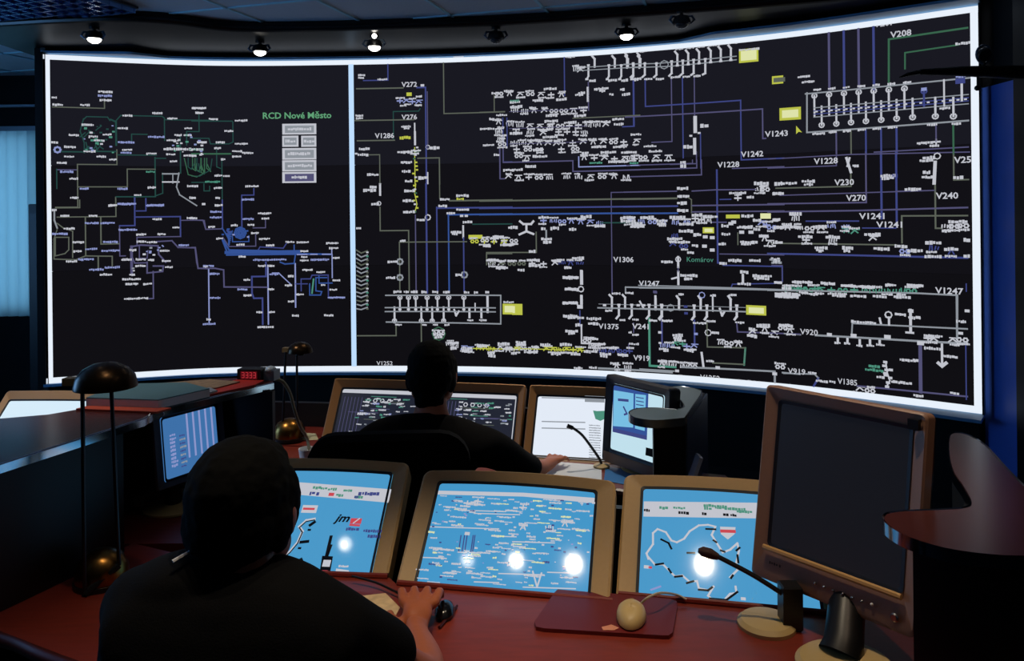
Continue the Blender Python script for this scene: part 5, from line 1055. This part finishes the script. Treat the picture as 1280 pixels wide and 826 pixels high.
# ------------------------------------------------------------------ far console
ZF = .755
PA = Plane((-.79, 3.245, .765), -11, 33); PB = Plane((-.371, 3.147, .768), -11.5, 34); PD = Plane((.03, 3.062, .768), -13, 33)
SKF = .03
def sunk_far(P, label, w, h, scr, m):
    Q = Plane(P.o - P.y * SKF, 0, 0); Q.x, Q.y, Q.n = P.x, P.y, P.n
    t, s = monitor('sunken_monitor', label, Q, w, h + SKF, (scr[0], scr[1] + SKF, scr[2], scr[3] + SKF), mat('tan_bezel_far', (158, 112, 62), .5, emit=None), m, .04, None, .002, .008, 'monitors sunk behind the far worktop', .12)
    return Q, t, s
QA, tA, sA = sunk_far(PA, 'far sunken monitor with a dark network diagram, left of the seated man\'s head', .415, .285, (.04, .01, .385, .245), M_scrdark)
QB, tB, sB = sunk_far(PB, 'far sunken monitor with a dark network diagram, right of the seated man\'s head', .395, .285, (.035, .01, .365, .245), M_scrdark)
QD, tD, sD = sunk_far(PD, 'far sunken monitor with a white document page, beside the tilted side screen', .40, .285, (.032, .005, .365, .245), M_scrwhite)
def dark_picture(Q, s, x0, y0, W_, H_, seed):
    d = drawer(Q, 3.2); d.step = 1; d.rnd = random.Random(seed); r = d.rnd
    P = Q.p
    def U(a, c): return (x0 + W_ * a, y0 + H_ * c)
    d.col('w'); a, c = U(0, .93), U(1, 1); d.b.add([P(a[0], a[1], -.0115), P(c[0], a[1], -.0115), P(c[0], c[1], -.0115), P(a[0], c[1], -.0115)], [(0, 1, 2, 3)])
    for e0, e1 in ((.985, 1),): a, c = U(e0, 0), U(e1, 1); d.b.add([P(a[0], a[1], -.0114), P(c[0], a[1], -.0114), P(c[0], c[1], -.0114), P(a[0], c[1], -.0114)], [(0, 1, 2, 3)])
    for i in range(6): d.col('p'); x = .05 + i * .045; d.seg(U(x, .1), U(x, .85), .0022)
    for i in range(90):
        u, v = U(r.uniform(.25, .95), r.choice((.82, .76, .7, .62, .55, .48, .35, .28, .2, .12)) + r.uniform(-.02, .02)); d.word(u, v, r.uniform(.006, .03), r.uniform(.004, .008), r.choice('wwsqwt'))
    for i in range(14): d.col(r.choice('gbpts')); y = r.uniform(.1, .9); x = r.uniform(.1, .6); d.seg(U(x, y), U(x + r.uniform(.1, .4), y), .0022)
    for i in range(4): u, v = U(.36 + i * .09, .8); d.col('w'); d.ringuv(u, v, .008, .0035)
    u, v = U(.3, .55); d.word(u, v, .03, .012, 'w'); u, v = U(.22, .2); d.word(u, v, .02, .01, 'w')
    d.b.build('screen_picture', [MC[k] for k in CK], s)
dark_picture(QA, sA, .043, .043, .339, .229, 3); dark_picture(QB, sB, .038, .043, .324, .229, 8)
d = drawer(QD, 3.1); d.C(640, 440, 4.858); d.step = 1
for y in (270, 415, 455): d.L('s', [(180, y), (440, y + 6)], .7, False)
d.col('s'); q = [d.P(x, y) for x, y in ((440, 250), (560, 256), (560, 300), (440, 296))]; d.b.add([QD.p(a, c, -.0115) for a, c in q], [(0, 1, 2, 3)])
d.col('t'); q = [d.P(x, y) for x, y in ((490, 348), (515, 352), (560, 350), (560, 400), (535, 412), (505, 400))]; d.b.add([QD.p(a, c, -.0112) for a, c in q], [tuple(range(6))])
for i in range(14): d.Wd([(500, 440 + i * 15, 14)], c='s', h=1.4)
d.b.build('screen_picture', [MC[k] for k in CK], sD)
# far upright monitor, lit
PF = Plane((.322, 2.975, .775), -54, 5)
tF, sF = upright(PF, .325, .318, (.03, .045, .285, .285), 'far dark-framed flat monitor turned sideways, showing a light blue window', M_darkbez, em('screen_pale', (196, 228, 240), .95, sample=True, rough=.3, gloss=.3), .04, (.48, 2.93, ZF), (.09, .08), M_cream)
MB().box(PF.p(.162, .021, .0015), (.30, .001, .036), Matrix.Rotation(R_(-54), 3, 'Z')).build('chin_panel', mat('brown_chin', (104, 72, 56), .4), tF, label='brown lower bezel strip')
d = drawer(PF, 2.9); d.C(640, 440, 4.858); d.step = 1
def pol(c, pts, lay=0): d.col(c); q = [d.P(*p) for p in pts]; d.b.add([PF.p(a, e, -.0115 + lay) for a, e in q], [tuple(range(len(q)))])
pol('B', [(600, 195), (815, 240), (805, 535), (597, 485)]); MBL = em('window_light_blue', (120, 190, 226))
pol('q', [(605, 232), (725, 252), (722, 460), (600, 450)], .0004); pol('q', [(735, 255), (800, 262), (792, 480), (733, 465)], .0004); pol('b', [(600, 462), (805, 510), (805, 535), (597, 485)], .0004)
d.L('b', [(635, 290), (690, 295)], 1.6, False, .0008); d.L('b', [(665, 335), (685, 375), (670, 380)], 1.2, False, .0008); pol('k', [(800, 580), (850, 592), (848, 642), (796, 628)], .0004)
for i in range(8): d.L('b', [(742, 275 + i * 22), (785, 282 + i * 22)], .6, False, .0008)
d.b.build('screen_picture', [MC[k] if k != 'q' else MBL for k in CK], sF)

fb = [(-1.25, 3.32), (-.80, 3.24), (-.375, 3.155), (.03, 3.065), (.44, 2.97), (.75, 2.85)]
ff = [(.78, 2.45), (.55, 2.62), (.25, 2.78), (.0, 2.86), (-.3, 2.92), (-.7, 2.96), (-1.2, 2.98)]
fd = thing('console_desk', 'far operator desk with papers in front of the seated man, holding three sunken monitors', 'desk', (-.1, 3, 0))
flat_prism(fb + ff, ZF - .03, ZF).build('worktop', M_desk, fd)
b = MB(); b.tube([Vector((x, y, ZF - .015)) for x, y in ff], .015, 8); b.build('front_edge', MATS['worktop_edge'], fd, smooth=True)
slab([(-1.25, 3.62), (0, 3.45), (.75, 3.2)], 0, .86, .03).build('rear_panel', M_black, fd)
flat_prism([(-1.25, 3.33), (-.82, 3.26), (-.82, 3.62), (-1.25, 3.62)], ZF - .03, ZF).build('side_shelf', M_desk, fd)
for x, y in ((-1.2, 3.14), (.70, 2.70)): MB().box((x, y, .36), (.04, .3, .72)).build('support_panel', M_black, fd)
for Q, w in ((QA, .415), (QB, .395), (QD, .4)): c = Q.p(w / 2, .12, -.17); MB().box((c.x, c.y, c.z / 2), (.2, .12, c.z)).build('monitor_cradle', M_black, fd)
# far raised counter
ZG = 1.04
fo1 = smooth_line([Vector((*p, 0)) for p in zpts([(855, 522), (820, 525), (796, 522), (787, 516), (796, 511), (820, 510), (846, 512)], ZG)], 4)
fo2 = smooth_line([Vector((*p, 0)) for p in zpts([(846, 512), (856, 508), (850, 498), (838, 488), (836, 484), (852, 483), (872, 487), (876, 491), (866, 506), (855, 522)], ZG)], 4)
fp = [tuple(p[:2]) for p in fo1 + fo2[1:-1]]
M_cblue = mat('grey_blue_laminate', (84, 112, 128), .3)
counter('raised_counter', 'small far raised counter with a rounded tip in front of the tilted side screen', fp, ZG, fp, mat('counter_far_reflection', (120, 140, 150), .25),  # grey-blue tone paints the video wall's reflection into the top
        [zpts([(816, 528), (852, 528)], ZG - .03), zpts([(852, 528), (868, 508), (877, 492)], ZG - .03)], mat('edge_far', (110, 120, 130), .25, metal=.7), .025)
b_ = slab(zpts([(853, 527), (868, 508), (879, 492)], ZG - .03), .3, ZG - .028, .006); b_.v = [a + Vector((.012, -.004, 0)) for a in b_.v]
q = b_.build('side_cladding', mat('blue_grey_cladding', (50, 72, 104), .35)); 
rc = [o for o in SC.objects if o.name.startswith('raised_counter')][-1]; q.parent = rc; q.location = -rc.location
nt_ = at_y(868, 588, 2.55); b = MB().box(nt_, (.012, .05, .1), Matrix.Rotation(R_(20), 3, 'Y')); b = b.build('brochure', mat('grey_brochure', (120, 130, 160), .5)); tag(b, 'small grey leaflet leaning at the foot of the far raised counter', 'leaflet')

# papers, cup, microphone on the far desk
def sheet(label, pxs, m, h=.0015, cat='paper', name='paper_sheet'):
    o = flat_prism([tuple(at_z(x, y, ZF)[:2]) for x, y in pxs], ZF + .0004, ZF + h).build(name, m); return tag(o, label, cat)
sheet('white sheet of paper right beside the far man\'s elbow', [(644, 574), (688, 578), (676, 596), (655, 594)], M_paper)
sheet('larger white sheet of paper under the far man\'s hand', [(691, 577), (752, 582), (752, 604), (678, 597)], M_paper)
sheet('glossy blue leaflet lying below the far tilted side screen', [(757, 584), (800, 588), (792, 608), (755, 601)], mat('blue_leaflet', (70, 130, 190), .25), .002, 'leaflet', 'leaflet')
sheet('pale paper lying left of the far man beside the cable', [(352, 540), (395, 542), (398, 550), (360, 551)], mat('ivory_paper', (200, 196, 160), .7))
cu = at_z(384, 580, ZF); t = thing('paper_cup', 'small white cup at the left end of the far desk, below the hanging cable', 'cup', cu)
MB().lathe([(.024, 0), (.032, .06), (.029, .06), (.022, .004)], cu, n=20).build('cup_body', mat('white_cup', (235, 238, 240), .4), t, smooth=30)
mf = at_z(752, 584, ZF); t = thing('gooseneck_microphone', 'far thin black gooseneck microphone crossing the white document screen', 'microphone', mf)
MB().lathe([(.03, 0), (.03, .008), (.01, .014), (0, .014)], mf, n=20).build('foot', M_cream, t, smooth=30)
Yq = mf.y; nk = smooth_line([mf + Vector((0, 0, .01)), at_y(749, 573, Yq), at_y(738, 557, Yq), at_y(727, 543, Yq), at_y(715, 534, Yq)], 5)
MB().tube(nk, .005, 8).build('gooseneck', M_blackp, t, smooth=True)
MB().tube([at_y(716, 535, Yq), at_y(709, 532, Yq)], .008, 8).build('microphone_head', M_blackp, t, smooth=True)

# another console's monitor seen over the left counter
P5 = Plane((-2.30, 3.36, .70), -4, 48)
t5, s5 = monitor('sunken_monitor', 'tan monitor top with a white lit edge peeking over the left counter', P5, .64, .33, (.03, .03, .545, .285), mat('pale_tan_bezel', (206, 160, 110), .5), em('screen_strip_white', (214, 236, 250), sample=True), .05, None, .004, .015, None, .2)
b5 = thing('console_desk', 'neighbouring console carrying the tan monitor behind the left counter', 'desk', (-2.0, 3.4, 0))
flat_prism([(-2.7, 2.98), (-1.6, 2.94), (-1.6, 3.34), (-2.7, 3.38)], .66, .69).build('worktop', M_desk, b5)
slab([(-2.7, 3.72), (-1.6, 3.68)], 0, .76, .03).build('rear_panel', M_black, b5)
for x in (-2.6, -1.7): MB().box((x, 3.17, .33), (.04, .3, .66)).build('support_panel', M_black, b5)
c = P5.p(.32, .15, -.25); MB().box((c.x, c.y, c.z / 2), (.3, .16, c.z)).build('monitor_cradle', M_black, b5)

# ------------------------------------------------------------------ chairs
def chair(label, c, yaw, back_h, back_w, seat_z=.46, arms=True, back_z=.62):
    t = thing('office_chair', label, 'chair', (c[0], c[1], 0)); R = Matrix.Rotation(R_(yaw), 3, 'Z'); o = Vector((c[0], c[1], 0))
    def T(b): b.v = [o + R @ a for a in b.v]; return b
    b = MB(); O = rrect(-.24, -.23, .24, .23, .08); b.loops([[Vector((x * k, y * k, z)) for x, y in O] for z, k in ((seat_z - .09, .9), (seat_z - .07, 1), (seat_z - .015, 1), (seat_z, .93))]); T(b).build('seat', M_chair, t, smooth=True)
    b = MB(); O = rrect(-back_w / 2, back_z, back_w / 2, back_h, .09, 5, .02); rg = []
    for k, off in ((.92, -.035), (1, -.02), (1, .02), (.92, .035)):
        rg.append([Vector((x * k, -.25 + off + .10 * (x / back_w * 2) ** 2 * .6 - (z - .6) * .08, back_z + (back_h - back_z) / 2 + (z - back_z - (back_h - back_z) / 2) * k)) for x, z in O])
    b.loops(rg); T(b).build('backrest', M_chair, t, smooth=True)
    b = MB(); b.tube([Vector((0, -.10, seat_z - .08)), Vector((0, -.27, seat_z - .06)), Vector((0, -.30, back_z)), Vector((0, -.30, back_z + .15))], .02, 8); T(b).build('back_support', M_blackp, t, smooth=True)
    b = MB(); b.tube([Vector((0, 0, .09)), Vector((0, 0, seat_z - .08))], .028, 12); T(b).build('gas_column', M_blackp, t, smooth=True)
    for k in range(5):
        a = 2 * PI * k / 5 + .3; e = Vector((math.cos(a) * .28, math.sin(a) * .28, .065)); b = MB(); b.tube([Vector((0, 0, .10)), e], [.025, .015], 8); f = T(b).build('base_leg', M_blackp, t, smooth=True)
        b = MB(); b.tube([e + Vector((-.02, 0, -.038)), e + Vector((.02, 0, -.038))], .027, 12); b.tube([e, e - Vector((0, 0, .03))], .008, 6); T(b).build('castor', M_blackp, f, smooth=True)
    if arms:
        for s in (-1, 1):
            b = MB(); b.tube([Vector((s * .2, 0, seat_z - .05)), Vector((s * .275, 0, seat_z - .03)), Vector((s * .28, .02, seat_z + .17))], .013, 8); b.box((s * .28, .0, seat_z + .18), (.05, .24, .025)); T(b).build('armrest', M_blackp, t, smooth=30)
    return t
chair('black office chair behind the far man, its rounded back showing left of his shoulder', (-.40, 2.70), 3, 1.02, .50, arms=False)
chair('black office chair under the near man in the foreground', (-.50, 1.36), -6, .90, .44, arms=False)

# ------------------------------------------------------------------ people
def evaluated(o):
    bpy.context.view_layer.update(); dg = bpy.context.evaluated_depsgraph_get()
    me = bpy.data.meshes.new_from_object(o.evaluated_get(dg)); return me
def skin_mesh(joints, bones, sub=2, root=None):
    names = list(joints); me = bpy.data.meshes.new('s'); me.from_pydata([joints[n][0] for n in names], [(names.index(a), names.index(c)) for a, c in bones], [])
    o = bpy.data.objects.new('s', me); COL.objects.link(o); o.modifiers.new('k', 'SKIN')
    for i, n in enumerate(names):
        r = joints[n][1]; r = (r, r) if not isinstance(r, tuple) else r
        me.skin_vertices[0].data[i].radius = r
        me.skin_vertices[0].data[i].use_root = (n == (root or names[0]))
    s = o.modifiers.new('u', 'SUBSURF'); s.levels = s.render_levels = sub
    m2 = evaluated(o); bpy.data.objects.remove(o); bpy.data.meshes.remove(me); return m2
def merge(meshes, mbs=()):
    b = MB()
    for m in meshes: b.add([v.co.copy() for v in m.vertices], [tuple(p.vertices) for p in m.polygons])
    for k in mbs: b.add(k.v, k.f)
    return b
def remesh(b, name, vox, m, parent, smooth_it=4, label=None, disp=None):
    me = bpy.data.meshes.new(name); me.from_pydata([tuple(a) for a in b.v], [], b.f)
    bm = bmesh.new(); bm.from_mesh(me); bmesh.ops.recalc_face_normals(bm, faces=bm.faces); bm.to_mesh(me); bm.free()
    o = bpy.data.objects.new(name, me); COL.objects.link(o); r = o.modifiers.new('r', 'REMESH'); r.mode = 'VOXEL'; r.voxel_size = vox
    if disp:
        tx = bpy.data.textures.new('hairtex', 'CLOUDS'); tx.noise_scale = disp[1]; dm = o.modifiers.new('d', 'DISPLACE'); dm.texture = tx; dm.strength = disp[0]; dm.mid_level = .5
    if smooth_it: s = o.modifiers.new('sm', 'SMOOTH'); s.iterations = smooth_it; s.factor = .5
    m2 = evaluated(o); bpy.data.objects.remove(o); bpy.data.meshes.remove(me)
    base = wloc(parent) if parent else Vector((0, 0, 0))
    for v in m2.vertices: v.co -= base
    m2.materials.clear(); m2.materials.append(m); m2.polygons.foreach_set('use_smooth', [True] * len(m2.polygons)); m2.name = name
    o = bpy.data.objects.new(name, m2); COL.objects.link(o); o.parent = parent
    return o
def head(c, yaw, pitch=0., s=1.):
    """face looks along +Y turned by yaw; c = centre of the head; returns the flesh and the hair"""
    R = Matrix.Rotation(R_(yaw), 3, 'Z') @ Matrix.Rotation(R_(pitch), 3, 'X'); c = Vector(c); b = MB(); h = MB()
    def E(m, p, r, rot=None): m.ell(c + R @ (Vector(p) * s), tuple(a * s for a in r), R if rot is None else R @ rot, 20, 14)
    E(b, (0, -.008, .025), (.076, .096, .090)); E(b, (0, .03, -.045), (.058, .062, .066)); E(b, (0, .062, -.088), (.030, .026, .022))
    E(b, (0, .075, .02), (.050, .022, .016)); E(b, (0, .098, -.016), (.014, .022, .014)); E(b, (0, .088, .005), (.009, .016, .026))
    for k in (-1, 1):
        E(b, (k * .034, .064, -.02), (.024, .024, .022)); E(b, (k * .031, .078, .006), (.013, .011, .008)); E(b, (k * .011, .093, -.02), (.008, .009, .006))
        E(b, (k * .079, -.004, -.005), (.010, .020, .032), Matrix.Rotation(R_(k * -18), 3, 'Z')); E(b, (k * .052, .01, -.055), (.022, .04, .03))
    E(b, (0, .088, -.048), (.024, .010, .006)); E(b, (0, .086, -.058), (.021, .011, .007))
    E(h, (0, -.016, .040), (.084, .100, .088)); E(h, (0, -.045, -.005), (.080, .066, .075)); E(h, (0, .03, .078), (.060, .056, .036)); E(h, (0, -.055, -.045), (.058, .045, .045))
    for k in (-1, 1): E(h, (k * .066, .012, .015), (.024, .040, .062)); E(h, (k * .072, -.018, -.01), (.018, .034, .046))
    E(h, (0, -.05, -.08), (.052, .036, .04))
    return b, h
def finger(J, B, name, root, pts, r):
    pr = root
    for i, p in enumerate(pts): J[name + str(i)] = (p, r * (1 - .12 * i)); B.append((pr, name + str(i))); pr = name + str(i)
def hand(J, B, w, dirv, side, up, sgn, pre, lean=0., s=1.):
    """palm and five bent fingers; dirv forward, side towards the thumb"""
    d, sd, u = Vector(dirv).normalized(), Vector(side).normalized(), Vector(up)
    P = lambda a, c, e: tuple(Vector(w) + (d * a + sd * c + u * e) * s)
    J[pre + 'palm'] = (P(.045, 0, .008), (.026 * s, .016 * s)); B.append((pre + 'w', pre + 'palm'))
    for i, (o, L) in enumerate(((.030, .96), (.010, 1.06), (-.011, 1.0), (-.031, .8))):
        k = pre + 'k%d' % i; J[k] = (P(.085 - .004 * abs(i - 1), o, .012), .0105 * s); B.append((pre + 'palm', k))
        finger(J, B, pre + 'f%d_' % i, k, [P(.085 + .030 * L, o * 1.18, .016), P(.085 + .052 * L, o * 1.25, .002), P(.085 + .066 * L, o * 1.28, -.012)], .0088 * s)
    k = pre + 't'; J[k] = (P(.025, .034, .0), .0115 * s); B.append((pre + 'palm', k))
    finger(J, B, k, k, [P(.055, .052, -.002), P(.082, .056, -.008)], .0100 * s)

def person(name, label, loc, J, B, hd, hair, skin_vox, shirt, sleeves_vox, trousers, hair_disp=(.006, .02), pads=()):
    t = thing(name, label, 'person', loc)
    fl = merge([skin_mesh(J, B, 2)], [hd]); remesh(fl, 'body', skin_vox, M_skin, t, 3)
    sj, sb = shirt; remesh(merge([skin_mesh(sj, sb, 2)], pads), 'shirt', sleeves_vox, M_shirt, t, 10)
    tj, tb = trousers; remesh(merge([skin_mesh(tj, tb, 2)]), 'trousers', .012, M_trouser, t, 2)
    remesh(hair, 'hair', .004, M_hair, t, 1, disp=hair_disp)
    for s in (-1, 1):
        f = Vector(tj['aL' if s < 0 else 'aR'][0]); b = MB(); b.loops([[Vector((f.x + x * k, f.y + .06 + y, z)) for x, y in rrect(-.045, -.12, .045, .15, .04)] for z, k in ((.0, 1), (.03, 1), (.06, .8), (.085, .5))]); b.build('shoe', M_blackp, t, smooth=True)
    return t
def pad(c, r, tilt): return MB().ell(c, r, Matrix.Rotation(R_(-tilt), 3, 'Y'), 20, 14)
# near operator
sy = 1.42
hc = (-.492, 1.452, 1.162)
J = dict(pel=((-.50, 1.36, .54), (.155, .11)), wa=((-.50, 1.35, .72), (.14, .105)), ch=((-.49, 1.37, .90), (.165, .115)), nb=((-.485, 1.38, 1.035), (.085, .065)), n1=((-.482, 1.405, 1.095), .056), n2=((-.484, 1.432, 1.16), .056),
         sR=((-.305, 1.40, .965), .05), eR=((-.175, 1.515, .815), .043), fR=((-.185, 1.60, .805), .042), Rw=((-.217, 1.735, .796), (.027, .022)),
         sL=((-.64, 1.38, 1.00), .05), eL=((-.705, 1.50, .80), .041), fL=((-.67, 1.59, .79), .038), Lw=((-.60, 1.70, .790), (.026, .021)))
B = [('pel', 'wa'), ('wa', 'ch'), ('ch', 'nb'), ('nb', 'n1'), ('n1', 'n2'), ('ch', 'sR'), ('sR', 'eR'), ('eR', 'fR'), ('fR', 'Rw'), ('ch', 'sL'), ('sL', 'eL'), ('eL', 'fL'), ('fL', 'Lw')]
hand(J, B, (-.217, 1.735, .790), (-.05, 1, .06), (-1, -.05, 0), (0, 0, 1), 1, 'R', s=1.22)
hand(J, B, (-.60, 1.70, .782), (.5, 1, 0), (1, -.4, 0), (0, 0, 1), 1, 'L', s=.95)
hd, hr = head(hc, -8, -2, 1.08)
SJ = dict(hip=((-.50, 1.35, .58), (.185, .135)), wa=((-.50, 1.34, .74), (.165, .13)), ch=((-.49, 1.365, .90), (.20, .14)), cu=((-.489, 1.375, 1.02), (.155, .105)), nb=((-.488, 1.39, 1.115), (.082, .075)),
          sR=((-.30, 1.395, .965), .075), mR=((-.25, 1.445, .91), .068), eR=((-.205, 1.49, .87), .058), sL=((-.64, 1.375, 1.01), .078), mL=((-.685, 1.43, .91), .068), eL=((-.705, 1.47, .86), .058))
SB = [('hip', 'wa'), ('wa', 'ch'), ('ch', 'cu'), ('cu', 'nb'), ('cu', 'sR'), ('sR', 'mR'), ('mR', 'eR'), ('cu', 'sL'), ('sL', 'mL'), ('mL', 'eL')]
TJ = dict(p=((-.50, 1.36, .54), (.17, .12)), hL=((-.60, 1.42, .53), .095), kL=((-.62, 1.83, .56), .075), aL=((-.62, 1.84, .12), .052), hR=((-.40, 1.42, .53), .095), kR=((-.36, 1.84, .56), .075), aR=((-.36, 1.86, .12), .052))
TB = [('p', 'hL'), ('hL', 'kL'), ('kL', 'aL'), ('p', 'hR'), ('hR', 'kR'), ('kR', 'aR')]
near = person('person', 'near operator seen from behind in a black T-shirt, right hand on the desk', (-.50, 1.36, 0), J, B, hd, hr, .0045, (SJ, SB), .007, (TJ, TB), pads=[pad((-.58, 1.385, 1.066), (.115, .075, .05), 12), pad((-.39, 1.395, 1.02), (.115, .072, .05), -20), pad((-.648, 1.385, 1.026), (.065, .075, .065), 0), pad((-.30, 1.40, .965), (.062, .07, .062), 0), pad((-.49, 1.36, 1.01), (.12, .08, .08), 0)])
# thin pale piping on the collar at the left
cp = [at_y(216, 702, 1.335), at_y(228, 695, 1.345), at_y(243, 687, 1.365)]
MB().tube(cp, .0035, 6).build('collar_piping', mat('collar_white', (190, 190, 195), .6), near, smooth=True, label='white piping on the collar')

# far operator
hc2 = (-.284, 2.775, 1.135)
J = dict(pel=((-.30, 2.66, .53), (.15, .11)), wa=((-.30, 2.66, .72), (.13, .10)), ch=((-.29, 2.69, .88), (.16, .11)), nb=((-.285, 2.71, .98), (.08, .06)), n1=((-.282, 2.735, 1.03), .056), n2=((-.283, 2.76, 1.09), .055),
         sR=((-.10, 2.70, .93), .055), eR=((.03, 2.78, .80), .042), fR=((.07, 2.83, .79), .038), Rw=((.115, 2.885, .784), (.026, .02)),
         sL=((-.47, 2.70, .94), .055), eL=((-.60, 2.78, .80), .042), fL=((-.56, 2.86, .79), .038), Lw=((-.48, 2.98, .784), (.026, .02)))
B = [('pel', 'wa'), ('wa', 'ch'), ('ch', 'nb'), ('nb', 'n1'), ('n1', 'n2'), ('ch', 'sR'), ('sR', 'eR'), ('eR', 'fR'), ('fR', 'Rw'), ('ch', 'sL'), ('sL', 'eL'), ('eL', 'fL'), ('fL', 'Lw')]
hand(J, B, (.115, 2.885, .778), (.5, 1, 0), (-1, .4, 0), (0, 0, 1), 1, 'R', s=.9)
hand(J, B, (-.48, 2.98, .778), (.7, 1, 0), (1, -.5, 0), (0, 0, 1), 1, 'L', s=.9)
hd, hr = head(hc2, -4, -6, .98)
SJ = dict(hip=((-.30, 2.65, .56), (.17, .13)), wa=((-.30, 2.65, .72), (.15, .12)), ch=((-.29, 2.68, .86), (.19, .13)), cu=((-.287, 2.70, .955), (.15, .10)), nb=((-.284, 2.725, 1.01), (.07, .066)),
          sR=((-.10, 2.70, .92), .072), mR=((-.02, 2.745, .86), .064), eR=((.035, 2.785, .805), .055), fR=((.085, 2.85, .795), .044), sL=((-.475, 2.70, .93), .074), mL=((-.54, 2.745, .87), .064), eL=((-.60, 2.785, .805), .055), fL=((-.54, 2.89, .795), .045))
SB = [('hip', 'wa'), ('wa', 'ch'), ('ch', 'cu'), ('cu', 'nb'), ('cu', 'sR'), ('sR', 'mR'), ('mR', 'eR'), ('eR', 'fR'), ('cu', 'sL'), ('sL', 'mL'), ('mL', 'eL'), ('eL', 'fL')]
TJ = dict(p=((-.30, 2.66, .53), (.16, .12)), hL=((-.40, 2.72, .53), .09), kL=((-.42, 3.08, .56), .072), aL=((-.42, 3.10, .12), .05), hR=((-.20, 2.72, .53), .09), kR=((-.16, 3.04, .56), .072), aR=((-.16, 3.08, .12), .05))
TB = [('p', 'hL'), ('hL', 'kL'), ('kL', 'aL'), ('p', 'hR'), ('hR', 'kR'), ('kR', 'aR')]
person('person', 'far operator seen from behind in black, his head against the base of the video wall', (-.30, 2.66, 0), J, B, hd, hr, .006, (SJ, SB), .008, (TJ, TB))
